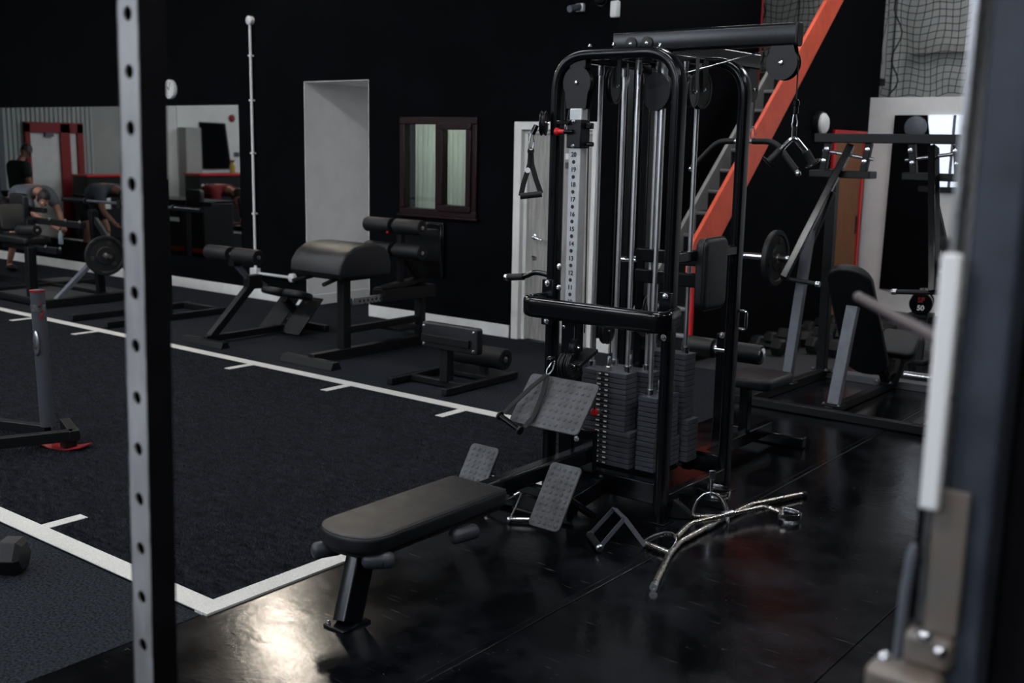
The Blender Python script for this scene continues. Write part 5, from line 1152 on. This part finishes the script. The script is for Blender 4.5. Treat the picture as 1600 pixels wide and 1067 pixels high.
def person(label, loc, J, shirt, hairm, face, up):
    t = thing('person', label, 'person', loc); o = Vector(loc)
    A = {k: o+Vector(v) for k, v in J.items()}
    pts = []; ed = []; ix = {}
    def add(k, r_, par=None): pts.append((*A[k], r_)); ix[k] = len(pts)-1; (ed.append((ix[par], ix[k])) if par else None)
    add('pelvis', .10); add('waist', .09, 'pelvis'); add('chest', .10, 'waist'); add('neck', .055, 'chest'); add('skull', .05, 'neck')
    for s_ in 'lr':
        add('sh'+s_, .062, 'chest'); add('el'+s_, .042, 'sh'+s_); add('wr'+s_, .027, 'el'+s_)
        d = A['wr'+s_]-A['el'+s_]; hand(A['wr'+s_], d, (.3, .8 if s_ == 'r' else -.8, .2), pts, ed, ix['wr'+s_], .8)
        add('hip'+s_, .085, 'pelvis'); add('kn'+s_, .058, 'hip'+s_); add('an'+s_, .038, 'kn'+s_); A['toe'+s_] = A['an'+s_]+V(.15, 0, -.045); add('toe'+s_, .03, 'an'+s_)
    skinned('body', pts, ed, 'skin', t)
    # shirt
    sp = [(*A['pelvis'], (.16, .14)), (*A['waist'], (.155, .13)), (*A['chest'], (.19, .15)), (*(A['chest'].lerp(A['neck'], .75)), .07)]; se = [(0, 1), (1, 2), (2, 3)]
    for s_ in 'lr':
        sp.append((*A['sh'+s_], .10)); se.append((2, len(sp)-1)); sp.append((*(A['sh'+s_].lerp(A['el'+s_], .75)), .078)); se.append((len(sp)-2, len(sp)-1))
    skinned('shirt', sp, se, shirt, t)
    sp = [(*A['pelvis'], (.168, .13))]; se = []
    for s_ in 'lr':
        sp.append((*A['hip'+s_], .105)); se.append((0, len(sp)-1)); sp.append((*(A['hip'+s_].lerp(A['kn'+s_], .75)), .088)); se.append((len(sp)-2, len(sp)-1))
    skinned('shorts', sp, se, 'shorts_black', t)
    for s_ in 'lr':
        a = A['an'+s_]; MB().ball(a+V(.07, 0, -.035), .05, 14, 8, (2.6, 1., .9)).build('shoe', 'plastic_black', t)
    head(A['skull']+(A['skull']-A['neck']).normalized()*.04, face, up, t, hairm); return t
bend = dict(pelvis=(-.42, 0, 1.0), waist=(-.22, 0, 1.10), chest=(.06, 0, 1.16), neck=(.30, -.02, 1.12), skull=(.40, -.04, 1.06), shl=(.14, .19, 1.12), shr=(.14, -.19, 1.10), ell=(.30, .24, .84), wrl=(.50, .18, .66), elr=(.36, -.14, .82), wrr=(.60, .02, .66),
            hipl=(-.44, .11, .93), hipr=(-.44, -.11, .93), knl=(-.26, .15, .50), knr=(-.22, -.13, .50), anl=(-.46, .15, .09), anr=(-.42, -.14, .09))
person('person in a grey t-shirt bending forward over the far left machine', (-14.35, 7.62, 0), bend, 'shirt_grey', 'hair', (.55, -.25, -.8), (.8, -.1, .5))
stand = dict(pelvis=(0, 0, .96), waist=(0, -.02, 1.10), chest=(0, -.05, 1.33), neck=(0, -.11, 1.50), skull=(0, -.17, 1.58), shl=(.2, -.06, 1.40), shr=(-.2, -.06, 1.40), ell=(.26, -.08, 1.12), wrl=(.20, -.26, .96), elr=(-.26, -.08, 1.12), wrr=(-.20, -.26, .96),
             hipl=(.1, 0, .9), hipr=(-.1, 0, .9), knl=(.11, -.02, .5), knr=(-.11, -.02, .5), anl=(.11, .02, .09), anr=(-.11, .02, .09))
person('person in a black t-shirt looking down, seen in the mirror at far left', (-17.02, 7.55, 0), stand, 'shirt_black', 'hair_brown', (-.5, -.6, -.6), (0, -.3, 1))
red = {k: (v[0], v[1], v[2]-.06) if not k.startswith(('kn', 'an')) else v for k, v in bend.items()}
person('person in a red t-shirt bending forward, seen in the mirror beside the conduit', (-14.75, 5.35, 0), red, 'shirt_red', 'hair', (.5, .2, -.8), (.8, 0, .5))
h = thing('water_bottle', 'small clear water bottle held by the person in grey', 'bottle', (-13.66, 7.63, .5))
MB().lathe((-13.69, 7.66, .44), (0, 0, 1), [(.028, 0), (.033, .01), (.033, .13), (.014, .17), (.014, .19)], 14).build('body', 'bottle_clear', h); MB().lathe((-13.69, 7.66, .63), (0, 0, 1), [(.017, 0), (.017, .025)], 12).build('cap', 'plastic_black', h)
e = thing('incline_bench', 'black incline bench seen in the mirror beside the person in red', 'bench', (-13.7, 5.2, 0))
MB().pad(rrect(.28, .95, .05, 4), (-13.9, 5.2, .75), (0, 1, 0), (.55, 0, .75), .07, .02).build('back_pad', 'vinyl', e); MB().pad(rrect(.42, .30, .05, 4), (-14.35, 5.2, .42), (1, 0, 0), (0, 1, 0), .07, .02).build('seat_pad', 'vinyl', e)
sq((-14.6, 5.2, .05), (-13.4, 5.2, .05), .06, e, 'base_beam'); sq((-14.2, 5.2, .05), (-14.1, 5.2, .45), .06, e, 'post', up=(0, 1, 0)); sq((-13.5, 5.2, .05), (-13.7, 5.2, .85), .06, e, 'rear_post', up=(0, 1, 0))
for x in (-14.6, -13.4): sq((x, 4.95, .03), (x, 5.45, .03), .06, e, 'foot')

e = thing('plyo_box', 'large black plyometric box seen in the mirror before the person in red', 'box', (-14.35, 6.2, 0))
MB().bx(-15.1, -13.6, 5.95, 6.5, 0, .92).build('body', 'powder_satin', e, bevel=.02); MB().bx(-15.1, -13.6, 5.94, 6.51, .92, .95).build('top_panel', 'plastic_black', e, bevel=.006)
MB().bx(-15.11, -13.59, 6.505, 6.52, .18, .24).build('red_strip', 'red', e); MB().bx(-14.5, -14.2, 6.501, 6.506, .62, .68).build('pale_mark', 'white_print', e)
